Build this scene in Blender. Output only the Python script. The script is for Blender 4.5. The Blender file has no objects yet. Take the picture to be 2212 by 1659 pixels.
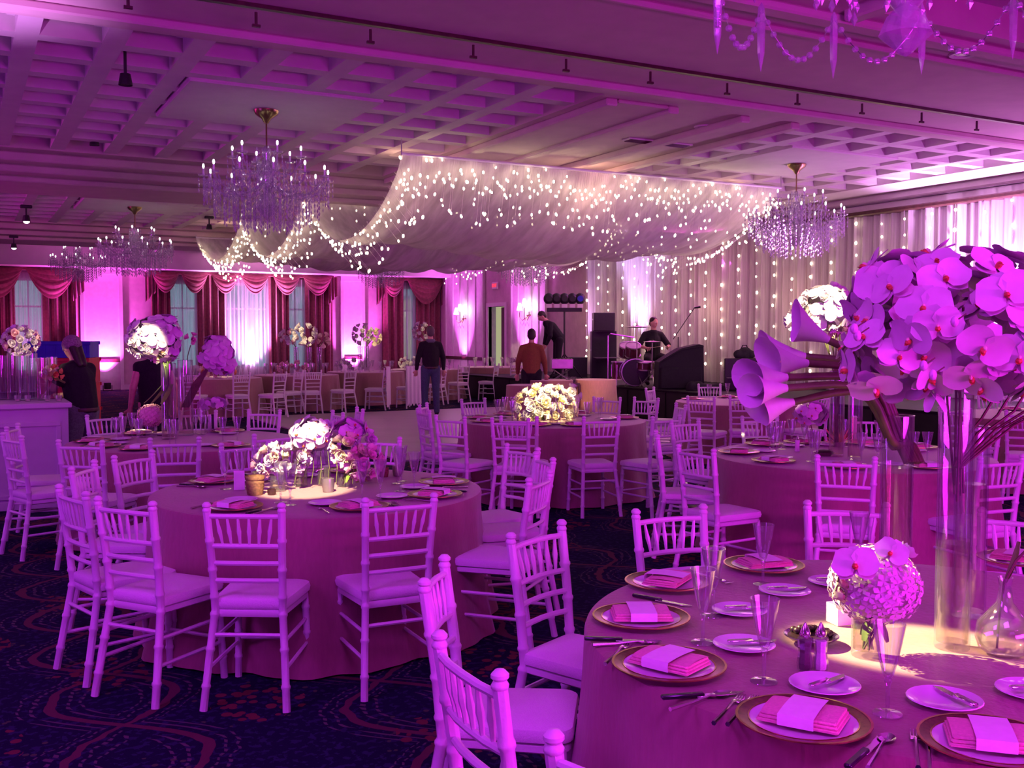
import bpy, math, random
from mathutils import Vector, Matrix, Quaternion
PI = math.pi
random.seed(7)
SC = bpy.context.scene
COL = SC.collection

# ------------------------------------------------------------------ camera
CAMH = 1.65
YAW, PIT, FPX, CX, CY = math.radians(28.5), math.radians(2.8), 2200.0, 1106.0, 829.5
cd = bpy.data.cameras.new('camera')
cam = bpy.data.objects.new('camera', cd)
COL.objects.link(cam)
cam.location = (0, 0, CAMH)
cam.rotation_euler = (PI / 2 - PIT, 0, -YAW)
cd.sensor_width = 36.0
cd.lens = FPX / 2212.0 * 36.0
cd.clip_start = 0.05
cd.clip_end = 200
SC.camera = cam
SC.view_settings.view_transform = 'Standard'
SC.view_settings.look = 'None'
SC.view_settings.gamma = 1
SC.view_settings.exposure = 0.0
SC.view_settings.use_curve_mapping = False
SC.cycles.use_denoising = True
SC.cycles.use_adaptive_sampling = True
SC.cycles.adaptive_threshold = 0.03
SC.cycles.max_bounces = 6
SC.cycles.diffuse_bounces = 3
SC.cycles.glossy_bounces = 3
SC.cycles.transmission_bounces = 6
SC.cycles.transparent_max_bounces = 18
SC.cycles.caustics_reflective = False
SC.cycles.caustics_refractive = False
SC.cycles.sample_clamp_indirect = 4

# dusk outside the windows
w = bpy.data.worlds.new('dusk')
SC.world = w
w.use_nodes = True
w.node_tree.nodes['Background'].inputs[0].default_value = (0.30, 0.46, 0.56, 1)
w.node_tree.nodes['Background'].inputs[1].default_value = 1.0

def light(name, kind, loc, target, color, energy, size=1.0, size_y=None, spot=60, blend=0.5, rad=0.1):
    d = bpy.data.lights.new(name, kind)
    d.color = color
    d.energy = energy
    if kind == 'AREA':
        d.shape = 'RECTANGLE'
        d.size = size
        d.size_y = size_y or size
    if kind == 'SPOT':
        d.spot_size = math.radians(spot)
        d.spot_blend = blend
        d.shadow_soft_size = rad
    if kind == 'POINT':
        d.shadow_soft_size = rad
    o = bpy.data.objects.new(name, d)
    COL.objects.link(o)
    o.location = loc
    v = Vector(target) - Vector(loc)
    if v.length > 0:
        o.rotation_euler = v.to_track_quat('-Z', 'Y').to_euler()
    return o

VIO = (0.42, 0.07, 1.0)
MAG = (0.95, 0.10, 0.85)
PNK = (1.0, 0.16, 0.50)
WRM = (1.0, 0.80, 0.42)
# --- area fills added to brighten the room, and its wall uplights
VIO = (0.50, 0.03, 1.0)
MAG = (0.95, 0.05, 0.85)
WRM = (1.0, 0.78, 0.42)
light('fill_left', 'AREA', (-2.6, 2.6, 4.0), (2.0, 6.4, .4), VIO, 145, 1.4, 1.4)
light('fill_left_low', 'AREA', (-4.6, 0.5, 1.8), (2.0, 5.4, .6), (.52, .03, 1.0), 22, 1.4, 1.4)
light('fill_back', 'AREA', (0.3, -0.6, 4.0), (2.2, 2.6, .7), (.60, .045, 1.0), 100, 1.6, 1.0)
light('fill_back_low', 'AREA', (0.6, -3.6, 3.0), (2.6, 3.6, .7), (.55, .035, 1.0), 9, 2.0, 1.0)
light('fill_right', 'AREA', (14.0, 3.0, 3.4), (4, 7, .6), (0.72, .04, .90), 85, 2.0, 1.2)
light('fill_floor_left', 'AREA', (-4.5, 17.0, 3.2), (7, 18, .3), (.85, .05, .75), 150, 3.0, 1.2)  # added fill for the dance floor, no lamp stands here
light('fill_stage', 'AREA', (13.9, 18.0, 3.5), (6, 17, .3), (.85, .06, .75), 90, 3.0, .8)  # added fill from the stage side
light('up_left', 'AREA', (-4.6, 9.0, .4), (-1.5, 9.5, 4.2), (.48, .05, 1.0), 330, 1.2, 6.0)
light('up_left_near', 'SPOT', (-1.6, 7.3, .5), (-.5, 8.25, 4.1), (.80, .28, 1.0), 2000, spot=44, blend=.9, rad=.1)
light('ceiling_fill', 'AREA', (4.0, -3.0, 1.2), (4.5, 9, 4.3), (.88, .02, .95), 400, 4, .8)  # added upward fill to brighten the ceiling from the back
light('ceiling_fill_far', 'AREA', (-4.5, 20, 1.0), (5, 19, 4.3), (.90, .025, .80), 270, .8, 8)  # same kind of added ceiling fill, along the left wall
light('up_right_near', 'AREA', (14.05, 8.6, .9), (14.3, 9.4, 4.3), (.80, .22, 1.0), 380, .3, 3.2)
light('up_right_drape', 'SPOT', (13.7, 9.9, .7), (14.35, 10.5, 4.2), (.85, .40, 1.0), 4500, spot=64, blend=.8, rad=.1)


# ------------------------------------------------------------------ projection helpers (the photo's pixels -> points of the room)
_f = Vector((math.sin(YAW) * math.cos(PIT), math.cos(YAW) * math.cos(PIT), -math.sin(PIT)))
_r = Vector((math.cos(YAW), -math.sin(YAW), 0))
_u = _r.cross(_f)
_o = Vector((0, 0, CAMH))
def ray(px, py): return _f + _r * ((px - CX) / FPX) - _u * ((py - CY) / FPX)
def onz(px, py, z):
    d = ray(px, py); return _o + d * ((z - CAMH) / d.z)
def onx(px, py, x):
    d = ray(px, py); return _o + d * (x / d.x)
def ony(px, py, y):
    d = ray(px, py); return _o + d * (y / d.y)
def atd(px, py, dep): return _o + ray(px, py) * dep
def lat_dep(p): return (p.x * _r.x + p.y * _r.y, p.x * math.sin(YAW) + p.y * math.cos(YAW))

# ------------------------------------------------------------------ materials
MATS = {}
def mat(name, color, rough=0.5, metal=0.0, spec=0.5, emit=None, es=0.0, alpha=None, trans=0.0, sheen=0.0, noise=None, bump=None, sub=0.0):
    m = bpy.data.materials.new(name); MATS[name] = m
    m.use_nodes = True
    nt = m.node_tree
    b = nt.nodes['Principled BSDF']
    b.inputs['Base Color'].default_value = (*color, 1)
    b.inputs['Roughness'].default_value = rough
    b.inputs['Metallic'].default_value = metal
    b.inputs['Specular IOR Level'].default_value = spec
    if sheen: b.inputs['Sheen Weight'].default_value = sheen
    if trans: b.inputs['Transmission Weight'].default_value = trans
    if emit:
        b.inputs['Emission Color'].default_value = (*emit, 1)
        b.inputs['Emission Strength'].default_value = es
    if noise or bump:
        tc = nt.nodes.new('ShaderNodeTexCoord')
        n = nt.nodes.new('ShaderNodeTexNoise')
        n.inputs['Scale'].default_value = (noise or bump)[0]
        n.inputs['Detail'].default_value = 4
        nt.links.new(tc.outputs['Object'], n.inputs['Vector'])
        if noise:
            r = nt.nodes.new('ShaderNodeValToRGB')
            a = noise[1]
            r.color_ramp.elements[0].position = 0.3
            r.color_ramp.elements[1].position = 0.7
            r.color_ramp.elements[0].color = tuple(c * (1 - a) for c in color) + (1,)
            r.color_ramp.elements[1].color = tuple(min(1, c * (1 + a)) for c in color) + (1,)
            nt.links.new(n.outputs['Fac'], r.inputs['Fac'])
            nt.links.new(r.outputs['Color'], b.inputs['Base Color'])
        if bump:
            bp = nt.nodes.new('ShaderNodeBump')
            bp.inputs['Strength'].default_value = bump[1]
            bp.inputs['Distance'].default_value = 0.01
            nt.links.new(n.outputs['Fac'], bp.inputs['Height'])
            nt.links.new(bp.outputs['Normal'], b.inputs['Normal'])
    return m

def glassmat(name, tint, refl=0.12, rough=0.03, milky=0.0, edge=0.38):
    m = bpy.data.materials.new(name); MATS[name] = m
    m.use_nodes = True
    nt = m.node_tree
    nt.nodes.clear()
    out = nt.nodes.new('ShaderNodeOutputMaterial')
    t = nt.nodes.new('ShaderNodeBsdfTransparent'); t.inputs[0].default_value = (*tint, 1)
    g = nt.nodes.new('ShaderNodeBsdfGlossy'); g.inputs['Roughness'].default_value = rough
    lw = nt.nodes.new('ShaderNodeLayerWeight'); lw.inputs['Blend'].default_value = 0.35
    mp = nt.nodes.new('ShaderNodeMath'); mp.operation = 'MULTIPLY_ADD'
    mp.inputs[1].default_value = edge; mp.inputs[2].default_value = refl
    mx = nt.nodes.new('ShaderNodeMixShader')
    nt.links.new(lw.outputs['Facing'], mp.inputs[0])
    nt.links.new(mp.outputs[0], mx.inputs[0])
    nt.links.new(t.outputs[0], mx.inputs[1]); nt.links.new(g.outputs[0], mx.inputs[2])
    if milky:
        df = nt.nodes.new('ShaderNodeBsdfDiffuse'); df.inputs[0].default_value = (.9, .88, .95, 1)
        m2 = nt.nodes.new('ShaderNodeMixShader'); m2.inputs[0].default_value = milky
        nt.links.new(mx.outputs[0], m2.inputs[1]); nt.links.new(df.outputs[0], m2.inputs[2])
        nt.links.new(m2.outputs[0], out.inputs[0])
    else: nt.links.new(mx.outputs[0], out.inputs[0])
    return m

def sheermat(name, color, transp=0.35, stretch=None):
    """thin woven cloth: part see-through, part diffuse, part translucent"""
    m = bpy.data.materials.new(name); MATS[name] = m
    m.use_nodes = True
    nt = m.node_tree; nt.nodes.clear()
    out = nt.nodes.new('ShaderNodeOutputMaterial')
    d = nt.nodes.new('ShaderNodeBsdfDiffuse'); d.inputs[0].default_value = (*color, 1)
    l = nt.nodes.new('ShaderNodeBsdfTranslucent'); l.inputs[0].default_value = (*color, 1)
    t = nt.nodes.new('ShaderNodeBsdfTransparent')
    a = nt.nodes.new('ShaderNodeMixShader'); a.inputs[0].default_value = 0.45
    b = nt.nodes.new('ShaderNodeMixShader'); b.inputs[0].default_value = transp
    nt.links.new(d.outputs[0], a.inputs[1]); nt.links.new(l.outputs[0], a.inputs[2])
    nt.links.new(a.outputs[0], b.inputs[1]); nt.links.new(t.outputs[0], b.inputs[2])
    if stretch:
        tc = nt.nodes.new('ShaderNodeTexCoord'); mp = nt.nodes.new('ShaderNodeMapping')
        mp.inputs['Scale'].default_value = stretch
        n = nt.nodes.new('ShaderNodeTexNoise'); n.inputs['Scale'].default_value = 3; n.inputs['Detail'].default_value = 5
        r = nt.nodes.new('ShaderNodeMapRange'); r.inputs['From Min'].default_value = .35; r.inputs['From Max'].default_value = .65
        r.inputs['To Min'].default_value = max(0, transp - .22); r.inputs['To Max'].default_value = transp + .18
        nt.links.new(tc.outputs['Object'], mp.inputs[0]); nt.links.new(mp.outputs[0], n.inputs['Vector'])
        nt.links.new(n.outputs['Fac'], r.inputs[0]); nt.links.new(r.outputs[0], b.inputs[0])
    nt.links.new(b.outputs[0], out.inputs[0])
    return m

def emat(name, color, es):
    m = mat(name, (0.02, 0.02, 0.02), emit=color, es=es)
    m.cycles.emission_sampling = 'NONE'
    return m

mat('white_paint', (0.80, 0.78, 0.80), 0.35, bump=(60, .15))
mat('cushion_cloth', (0.86, 0.82, 0.86), 0.85, noise=(220, .05), bump=(300, .3))
mat('ceiling_plaster', (0.62, 0.57, 0.56), 0.9, noise=(5, .04))
mat('beam_plaster', (0.60, 0.50, 0.46), 0.9, noise=(4, .05))
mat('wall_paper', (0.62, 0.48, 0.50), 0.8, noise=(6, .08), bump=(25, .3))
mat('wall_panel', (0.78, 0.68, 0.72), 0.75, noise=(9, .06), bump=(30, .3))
mat('trim_paint', (0.72, 0.66, 0.66), 0.5, noise=(12, .03))
mat('dark_wood', (0.06, 0.02, 0.02), 0.4, noise=(18, .3))
mat('rose_damask', (0.22, 0.045, 0.06), 0.75, sheen=0.4, noise=(14, .25), bump=(60, .3))
mat('gold', (0.55, 0.33, 0.13), 0.28, 1.0, noise=(30, .15))
mat('dark_rim', (0.20, 0.09, 0.05), 0.3, 0.6, noise=(90, .3))
mat('china', (0.85, 0.83, 0.86), 0.12, noise=(40, .02))
mat('pink_napkin', (0.80, 0.42, 0.45), 0.85, noise=(160, .08), bump=(400, .3))
mat('paper', (0.92, 0.90, 0.90), 0.7, noise=(60, .03))
mat('silver', (0.75, 0.73, 0.76), 0.14, 1.0, noise=(20, .05))
mat('steel', (0.45, 0.44, 0.46), 0.3, 1.0, noise=(20, .08))
mat('black_plastic', (0.012, 0.010, 0.013), 0.5, noise=(30, .3))
mat('black_cloth', (0.012, 0.010, 0.014), 0.95, noise=(60, .3))
mat('grille', (0.02, 0.02, 0.025), 0.7, noise=(200, .5))
mat('denim', (0.05, 0.06, 0.13), 0.9, noise=(70, .3))
mat('grey_cloth', (0.13, 0.12, 0.17), 0.9, noise=(70, .25))
mat('knit', (0.30, 0.19, 0.27), 0.95, noise=(90, .4), bump=(120, .8))
mat('rust_shirt', (0.20, 0.055, 0.025), 0.85, noise=(50, .15))
mat('skin', (0.60, 0.33, 0.25), 0.55, noise=(30, .08))
mat('hair_dark', (0.03, 0.018, 0.015), 0.6, noise=(120, .4))
mat('hair_grey', (0.10, 0.07, 0.07), 0.6, noise=(120, .3))
mat('blue_crate', (0.02, 0.03, 0.42), 0.5, noise=(9, .15))
mat('red_crate', (0.55, 0.02, 0.03), 0.5, noise=(9, .15))
mat('petal_white', (0.74, 0.70, 0.69), 0.6, noise=(30, .05))
mat('petal_cream', (0.85, 0.78, 0.50), 0.6, noise=(30, .08))
mat('petal_pink', (0.82, 0.50, 0.55), 0.65, noise=(30, .1))
mat('petal_mauve', (0.72, 0.55, 0.68), 0.65, noise=(30, .1))
mat('petal_orange', (0.85, 0.40, 0.12), 0.65, noise=(30, .1))
mat('orchid_lip', (0.62, 0.16, 0.05), 0.5, noise=(80, .4))
mat('leaf', (0.16, 0.30, 0.04), 0.5, noise=(25, .25))
mat('stem_green', (0.10, 0.12, 0.03), 0.5, noise=(25, .25))
mat('stem_brown', (0.12, 0.07, 0.04), 0.6, noise=(25, .25))
mat('berries', (0.03, 0.01, 0.015), 0.35, noise=(25, .25))
mat('pepper', (0.05, 0.03, 0.03), 0.8, noise=(300, .5))
mat('salt', (0.9, 0.9, 0.92), 0.8, noise=(300, .1))
mat('stage_black', (0.010, 0.009, 0.010), 0.8, noise=(4, .4))
mat('drum_red', (0.09, 0.015, 0.03), 0.25, noise=(10, .2))
mat('drum_head', (0.75, 0.74, 0.72), 0.4, noise=(10, .05))
mat('brass', (0.30, 0.20, 0.10), 0.3, 1.0, noise=(20, .1))
mat('cymbal_bronze', (0.10, 0.06, 0.05), 0.35, 0.8, noise=(20, .1))
mat('steel_reflecting_dark', (0.05, 0.04, 0.06), 0.25, 0.7, noise=(20, .1))  # knife handles: dark reflections put into the steel's colour
mat('bar_white', (0.60, 0.56, 0.62), 0.6, noise=(8, .03))
mat('basket', (0.20, 0.10, 0.05), 0.8, noise=(80, .4))
mat('lead', (0.45, 0.40, 0.42), 0.3, 0.8, noise=(12, .1))
glassmat('glass', (0.96, 0.96, 0.98), 0.07, .06, .035, .65)
glassmat('vase_glass', (0.95, 0.95, 0.97), 0.05, .04, .02, .45)
glassmat('crystal', (0.92, 0.90, 0.95), 0.20, .06, .22)
glassmat('water', (0.97, 0.94, 0.80), 0.02)
glassmat('pane', (0.88, 0.93, 0.95), 0.04)
sheermat('voile', (0.82, 0.78, 0.82), 0.16, (9, 9, .3))
sheermat('canopy_voile', (0.80, 0.74, 0.78), 0.22, (2.5, .35, 1))
sheermat('window_voile', (0.80, 0.80, 0.84), 0.40, (7, 7, .3))
emat('fairy', (1.0, 0.80, 0.50), 14)
emat('fairy_soft', (1.0, 0.78, 0.48), 7)
emat('candle_lamp', (0.95, 1.0, 0.88), 12)
emat('lamp_hot', (1.0, 0.93, 0.78), 14)
emat('sconce_lamp', (1.0, 0.80, 0.95), 10)
emat('exit_red', (1.0, 0.03, 0.03), 1.8)
emat('hall_glow', (0.62, 0.60, 0.32), 0.6)  # glow put into the hallway walls themselves, no lamp there
emat('led_face', (0.95, 0.45, 1.0), 16)
emat('candle_glow', (1.0, 0.86, 0.55), 6)

# cloth: mauve-pink crushed satin
def clothmat(name, color):
    m = mat(name, color, 0.6, sheen=0.35)
    nt = m.node_tree; b = nt.nodes['Principled BSDF']
    tc = nt.nodes.new('ShaderNodeTexCoord')
    mp = nt.nodes.new('ShaderNodeMapping'); mp.inputs['Scale'].default_value = (1, 1, .25)
    n = nt.nodes.new('ShaderNodeTexNoise'); n.inputs['Scale'].default_value = 55; n.inputs['Detail'].default_value = 6
    n2 = nt.nodes.new('ShaderNodeTexNoise'); n2.inputs['Scale'].default_value = 3
    bp = nt.nodes.new('ShaderNodeBump'); bp.inputs['Strength'].default_value = .35; bp.inputs['Distance'].default_value = .006
    r = nt.nodes.new('ShaderNodeValToRGB')
    r.color_ramp.elements[0].color = tuple(c * .82 for c in color) + (1,)
    r.color_ramp.elements[1].color = tuple(min(1, c * 1.15) for c in color) + (1,)
    nt.links.new(tc.outputs['Object'], mp.inputs[0]); nt.links.new(mp.outputs[0], n.inputs['Vector'])
    nt.links.new(tc.outputs['Object'], n2.inputs['Vector'])
    nt.links.new(n.outputs['Fac'], bp.inputs['Height']); nt.links.new(bp.outputs[0], b.inputs['Normal'])
    nt.links.new(n.outputs['Fac'], r.inputs[0]); nt.links.new(r.outputs[0], b.inputs['Base Color'])
    return m
clothmat('table_satin', (0.33, 0.145, 0.155))
clothmat('peach_satin', (0.80, 0.50, 0.34))

def nodes_math(nt, op, a, b=None, c=None):
    n = nt.nodes.new('ShaderNodeMath'); n.operation = op
    for i, v in enumerate((a, b, c)):
        if v is None: continue
        if isinstance(v, (int, float)): n.inputs[i].default_value = v
        else: nt.links.new(v, n.inputs[i])
    return n.outputs[0]

def carpet():
    m = mat('carpet', (0.02, 0.02, 0.05), 0.95, spec=.05)
    nt = m.node_tree; b = nt.nodes['Principled BSDF']
    M = lambda op, a, bb=None, c=None: nodes_math(nt, op, a, bb, c)
    tc = nt.nodes.new('ShaderNodeTexCoord')
    wn = nt.nodes.new('ShaderNodeTexNoise'); wn.inputs['Scale'].default_value = 5
    nt.links.new(tc.outputs['Object'], wn.inputs['Vector'])
    sx = nt.nodes.new('ShaderNodeSeparateXYZ'); nt.links.new(tc.outputs['Object'], sx.inputs[0])
    wob = M('MULTIPLY', M('SUBTRACT', wn.outputs['Fac'], .5), .10)
    X = M('ADD', sx.outputs[0], wob); Y = M('SUBTRACT', sx.outputs[1], wob)
    # ogee trellis: ribbons x = +-A sin(ky) repeated
    P, K, A = 1.15, 2 * PI / 1.5, .27
    def ribbon(sign, off):
        s = M('MULTIPLY', M('SINE', M('MULTIPLY', Y, K)), sign * A)
        q = M('ADD', M('ADD', X, s), off)
        fr = M('FRACT', M('DIVIDE', q, P))
        return M('MULTIPLY', M('ABSOLUTE', M('SUBTRACT', fr, .5)), P)
    r1, r2 = ribbon(1, 0), ribbon(-1, 0)
    d = M('MINIMUM', r1, r2)
    band = M('LESS_THAN', d, .024)
    line = M('LESS_THAN', M('ABSOLUTE', M('SUBTRACT', d, .075)), .008)
    line2 = M('LESS_THAN', M('ABSOLUTE', M('SUBTRACT', d, .13)), .006)
    hatch = M('GREATER_THAN', M('SINE', M('MULTIPLY', M('ADD', sx.outputs[1], sx.outputs[0]), 110)), -.3)
    lines = M('MULTIPLY', M('MAXIMUM', line, line2), hatch)
    # bouquets on a lattice
    def lat(off):
        fx = M('SUBTRACT', M('FRACT', M('ADD', M('DIVIDE', X, P), off)), .5)
        fy = M('SUBTRACT', M('FRACT', M('ADD', M('DIVIDE', Y, 1.5), off)), .5)
        return M('SQRT', M('ADD', M('POWER', M('MULTIPLY', fx, P), 2), M('POWER', M('MULTIPLY', fy, 1.3), 2)))
    dl = M('MINIMUM', lat(0.0), lat(.5))
    vor = nt.nodes.new('ShaderNodeTexVoronoi'); vor.inputs['Scale'].default_value = 17
    nt.links.new(tc.outputs['Object'], vor.inputs['Vector'])
    flower = M('MULTIPLY', M('LESS_THAN', dl, .21), M('LESS_THAN', vor.outputs['Distance'], .42))
    leaf = M('MULTIPLY', M('LESS_THAN', dl, .30), M('LESS_THAN', vor.outputs['Distance'], .22))
    n2 = nt.nodes.new('ShaderNodeTexNoise'); n2.inputs['Scale'].default_value = 28; n2.inputs['Detail'].default_value = 3
    nt.links.new(tc.outputs['Object'], n2.inputs['Vector'])
    fine = M('GREATER_THAN', n2.outputs['Fac'], .56)
    def mix(fac, c1, c2):
        n = nt.nodes.new('ShaderNodeMix'); n.data_type = 'RGBA'
        nt.links.new(fac, n.inputs[0])
        for i, c in ((6, c1), (7, c2)):
            if isinstance(c, tuple): n.inputs[i].default_value = (*c, 1)
            else: nt.links.new(c, n.inputs[i])
        return n.outputs[2]
    c = mix(fine, (0.010, 0.010, 0.035), (0.024, 0.026, 0.075))
    c = mix(leaf, c, (0.07, 0.08, 0.05))
    c = mix(lines, c, (0.11, 0.08, 0.10))
    c = mix(band, c, (0.12, 0.05, 0.06))
    c = mix(flower, c, (0.15, 0.045, 0.045))
    nt.links.new(c, b.inputs['Base Color'])
    bp = nt.nodes.new('ShaderNodeBump'); bp.inputs['Strength'].default_value = .5; bp.inputs['Distance'].default_value = .004
    n3 = nt.nodes.new('ShaderNodeTexNoise'); n3.inputs['Scale'].default_value = 400
    nt.links.new(tc.outputs['Object'], n3.inputs['Vector']); nt.links.new(n3.outputs['Fac'], bp.inputs['Height'])
    nt.links.new(bp.outputs[0], b.inputs['Normal'])
carpet()
mat('dance_floor', (0.42, 0.38, 0.40), 0.35, noise=(2, .08))

# ------------------------------------------------------------------ mesh builder
class MB:
    def __init__(s): s.v, s.f, s.m, s.mats, s.T = [], [], [], [], None
    def mi(s, name):
        if name not in s.mats: s.mats.append(name)
        return s.mats.index(name)
    def add(s, vs, fs, m):
        k = len(s.v); i = s.mi(m)
        if s.T is not None: vs = [s.T @ Vector(p) for p in vs]
        s.v += [tuple(p) for p in vs]
        s.f += [tuple(q + k for q in f) for f in fs]
        s.m += [i] * len(fs)
        return s
    def box(s, a, b, m, bev=0.0):
        x0, y0, z0 = a; x1, y1, z1 = b
        if bev <= 0:
            vs = [(x, y, z) for z in (z0, z1) for x, y in ((x0, y0), (x1, y0), (x1, y1), (x0, y1))]
            return s.add(vs, [(3, 2, 1, 0), (4, 5, 6, 7), (0, 1, 5, 4), (1, 2, 6, 5), (2, 3, 7, 6), (3, 0, 4, 7)], m)
        e = bev
        def ring(z, i): return [(x0 + i, y0, z), (x1 - i, y0, z), (x1, y0 + i, z), (x1, y1 - i, z), (x1 - i, y1, z), (x0 + i, y1, z), (x0, y1 - i, z), (x0, y0 + i, z)]
        def rin(z): return [(x0 + e, y0 + e, z), (x1 - e, y0 + e, z), (x1 - e, y0 + e, z), (x1 - e, y1 - e, z), (x1 - e, y1 - e, z), (x0 + e, y1 - e, z), (x0 + e, y1 - e, z), (x0 + e, y0 + e, z)]
        rs = [rin(z0), ring(z0 + e, e), ring(z1 - e, e), rin(z1)]
        vs = sum(rs, [])
        fs = [tuple(range(7, -1, -1)), tuple(range(24, 32))]
        for k in range(3):
            for j in range(8):
                fs.append((k * 8 + j, k * 8 + (j + 1) % 8, k * 8 + 8 + (j + 1) % 8, k * 8 + 8 + j))
        return s.add(vs, fs, m)
    def tube(s, pts, rad, m, n=8, cap=True):
        pts = [Vector(p) for p in pts]
        if not isinstance(rad, (list, tuple)): rad = [rad] * len(pts)
        vs, fs = [], []
        L = len(pts)
        up = None
        for i, p in enumerate(pts):
            t = (pts[min(i + 1, L - 1)] - pts[max(i - 1, 0)])
            if t.length < 1e-9: t = Vector((0, 0, 1))
            t.normalize()
            if up is None:
                up = Vector((1, 0, 0)) if abs(t.x) < .8 else Vector((0, 1, 0))
            a = (up - t * up.dot(t)).normalized(); up = a
            b = t.cross(a)
            for k in range(n):
                q = 2 * PI * k / n
                vs.append(p + (a * math.cos(q) + b * math.sin(q)) * rad[i])
        for i in range(L - 1):
            for k in range(n):
                fs.append((i * n + k, i * n + (k + 1) % n, (i + 1) * n + (k + 1) % n, (i + 1) * n + k))
        if cap:
            fs.append(tuple(range(n - 1, -1, -1))); fs.append(tuple((L - 1) * n + k for k in range(n)))
        return s.add(vs, fs, m)
    def lathe(s, prof, m, n=20, c=(0, 0, 0)):
        vs, fs = [], []
        for r, z in prof:
            for k in range(n):
                q = 2 * PI * k / n
                vs.append((c[0] + r * math.cos(q), c[1] + r * math.sin(q), c[2] + z))
        for i in range(len(prof) - 1):
            for k in range(n):
                fs.append((i * n + k, i * n + (k + 1) % n, (i + 1) * n + (k + 1) % n, (i + 1) * n + k))
        return s.add(vs, fs, m)
    def ell(s, c, r, m, n=10, k=6, R=None):
        vs, fs = [], []
        for i in range(k + 1):
            ph = PI * i / k
            for j in range(n):
                th = 2 * PI * j / n
                p = Vector((r[0] * math.sin(ph) * math.cos(th), r[1] * math.sin(ph) * math.sin(th), -r[2] * math.cos(ph)))
                if R is not None: p = R @ p
                vs.append(Vector(c) + p)
        for i in range(k):
            for j in range(n):
                fs.append((i * n + j, i * n + (j + 1) % n, (i + 1) * n + (j + 1) % n, (i + 1) * n + j))
        return s.add(vs, fs, m)
    def grid(s, fn, nu, nv, m):
        vs = [fn(i / nu, j / nv) for j in range(nv + 1) for i in range(nu + 1)]
        fs = [(j * (nu + 1) + i, j * (nu + 1) + i + 1, (j + 1) * (nu + 1) + i + 1, (j + 1) * (nu + 1) + i) for j in range(nv) for i in range(nu)]
        return s.add(vs, fs, m)
    def mesh(s, name, smooth=True):
        me = bpy.data.meshes.new(name)
        me.from_pydata(s.v, [], s.f)
        for n in s.mats: me.materials.append(MATS[n])
        me.polygons.foreach_set('material_index', s.m)
        if smooth:
            me.polygons.foreach_set('use_smooth', [True] * len(s.f))
        me.validate(); me.update()
        if smooth:
            try: me.set_sharp_from_angle(angle=math.radians(42))
            except Exception: pass
        return me
    def build(s, name, parent=None, smooth=True, label=None):
        return link(name, s.mesh(name, smooth), parent, label)

def link(name, me, parent=None, label=None, loc=None, rot=None, scale=None):
    o = bpy.data.objects.new(name, me)
    COL.objects.link(o)
    if parent: o.parent = parent
    if label: o['label'] = label
    if loc is not None: o.location = loc
    if rot is not None: o.rotation_euler = rot
    if scale is not None: o.scale = scale if not isinstance(scale, (int, float)) else (scale,) * 3
    return o

def tag(o, label, cat, group=None, kind=None):
    o['label'] = label
    if cat: o['category'] = cat
    if group: o['group'] = group
    if kind: o['kind'] = kind
    return o

def thing(name, label, cat, loc=(0, 0, 0), rz=0, group=None):
    o = bpy.data.objects.new(name, None)
    COL.objects.link(o)
    o.empty_display_size = .1
    o.location = loc
    o.rotation_euler = (0, 0, rz)
    return tag(o, label, cat, group)

def struct(name, mb, label=None, smooth=False, parent=None):
    o = mb.build(name, parent, smooth, label)
    if parent is None: o['kind'] = 'structure'
    return o

KIDS = {}
def tree(o):
    """remember a prototype's children once, for cheap copying"""
    KIDS[o.name] = [(c, [g for g in c.children]) for c in o.children]
    return o
def dup(o, loc, rz, label, group=None, rot=None):
    c = o.copy(); COL.objects.link(c)
    c.location = loc; c.rotation_euler = rot if rot is not None else (0, 0, rz)
    c['label'] = label
    if group: c['group'] = group
    elif 'group' in c: del c['group']
    for ch, gs in KIDS[o.name]:
        d = ch.copy(); COL.objects.link(d); d.parent = c
        for g in gs:
            e = g.copy(); COL.objects.link(e); e.parent = d
    return c
class Proto:
    """first place() moves the prototype itself, the next ones copy it"""
    def __init__(s, o): s.o, s.used = tree(o), False
    def place(s, loc, rz, label, group=None, rot=None):
        if not s.used:
            s.used = True
            s.o.location = loc; s.o.rotation_euler = rot if rot is not None else (0, 0, rz)
            s.o['label'] = label
            if group: s.o['group'] = group
            return s.o
        return dup(s.o, loc, rz, label, group, rot)

# ================================================================== the room
YF, XR, XL, YB = 32.2, 14.6, -5.0, -4.0
XD_ = 14.25
ZR, ZS, ZF = 4.35, 4.10, 3.55
struct('floor', MB().box((XL, YB, -.2), (XR + .2, YF + .2, 0), 'carpet'), 'dark patterned carpet with ribbon and flower motifs')
df = struct('floor', MB().box((5.0, 12.2, 0.0), (11.4, 20.2, .02), 'dance_floor'), 'pale polished dance floor under the fabric canopy')

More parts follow.
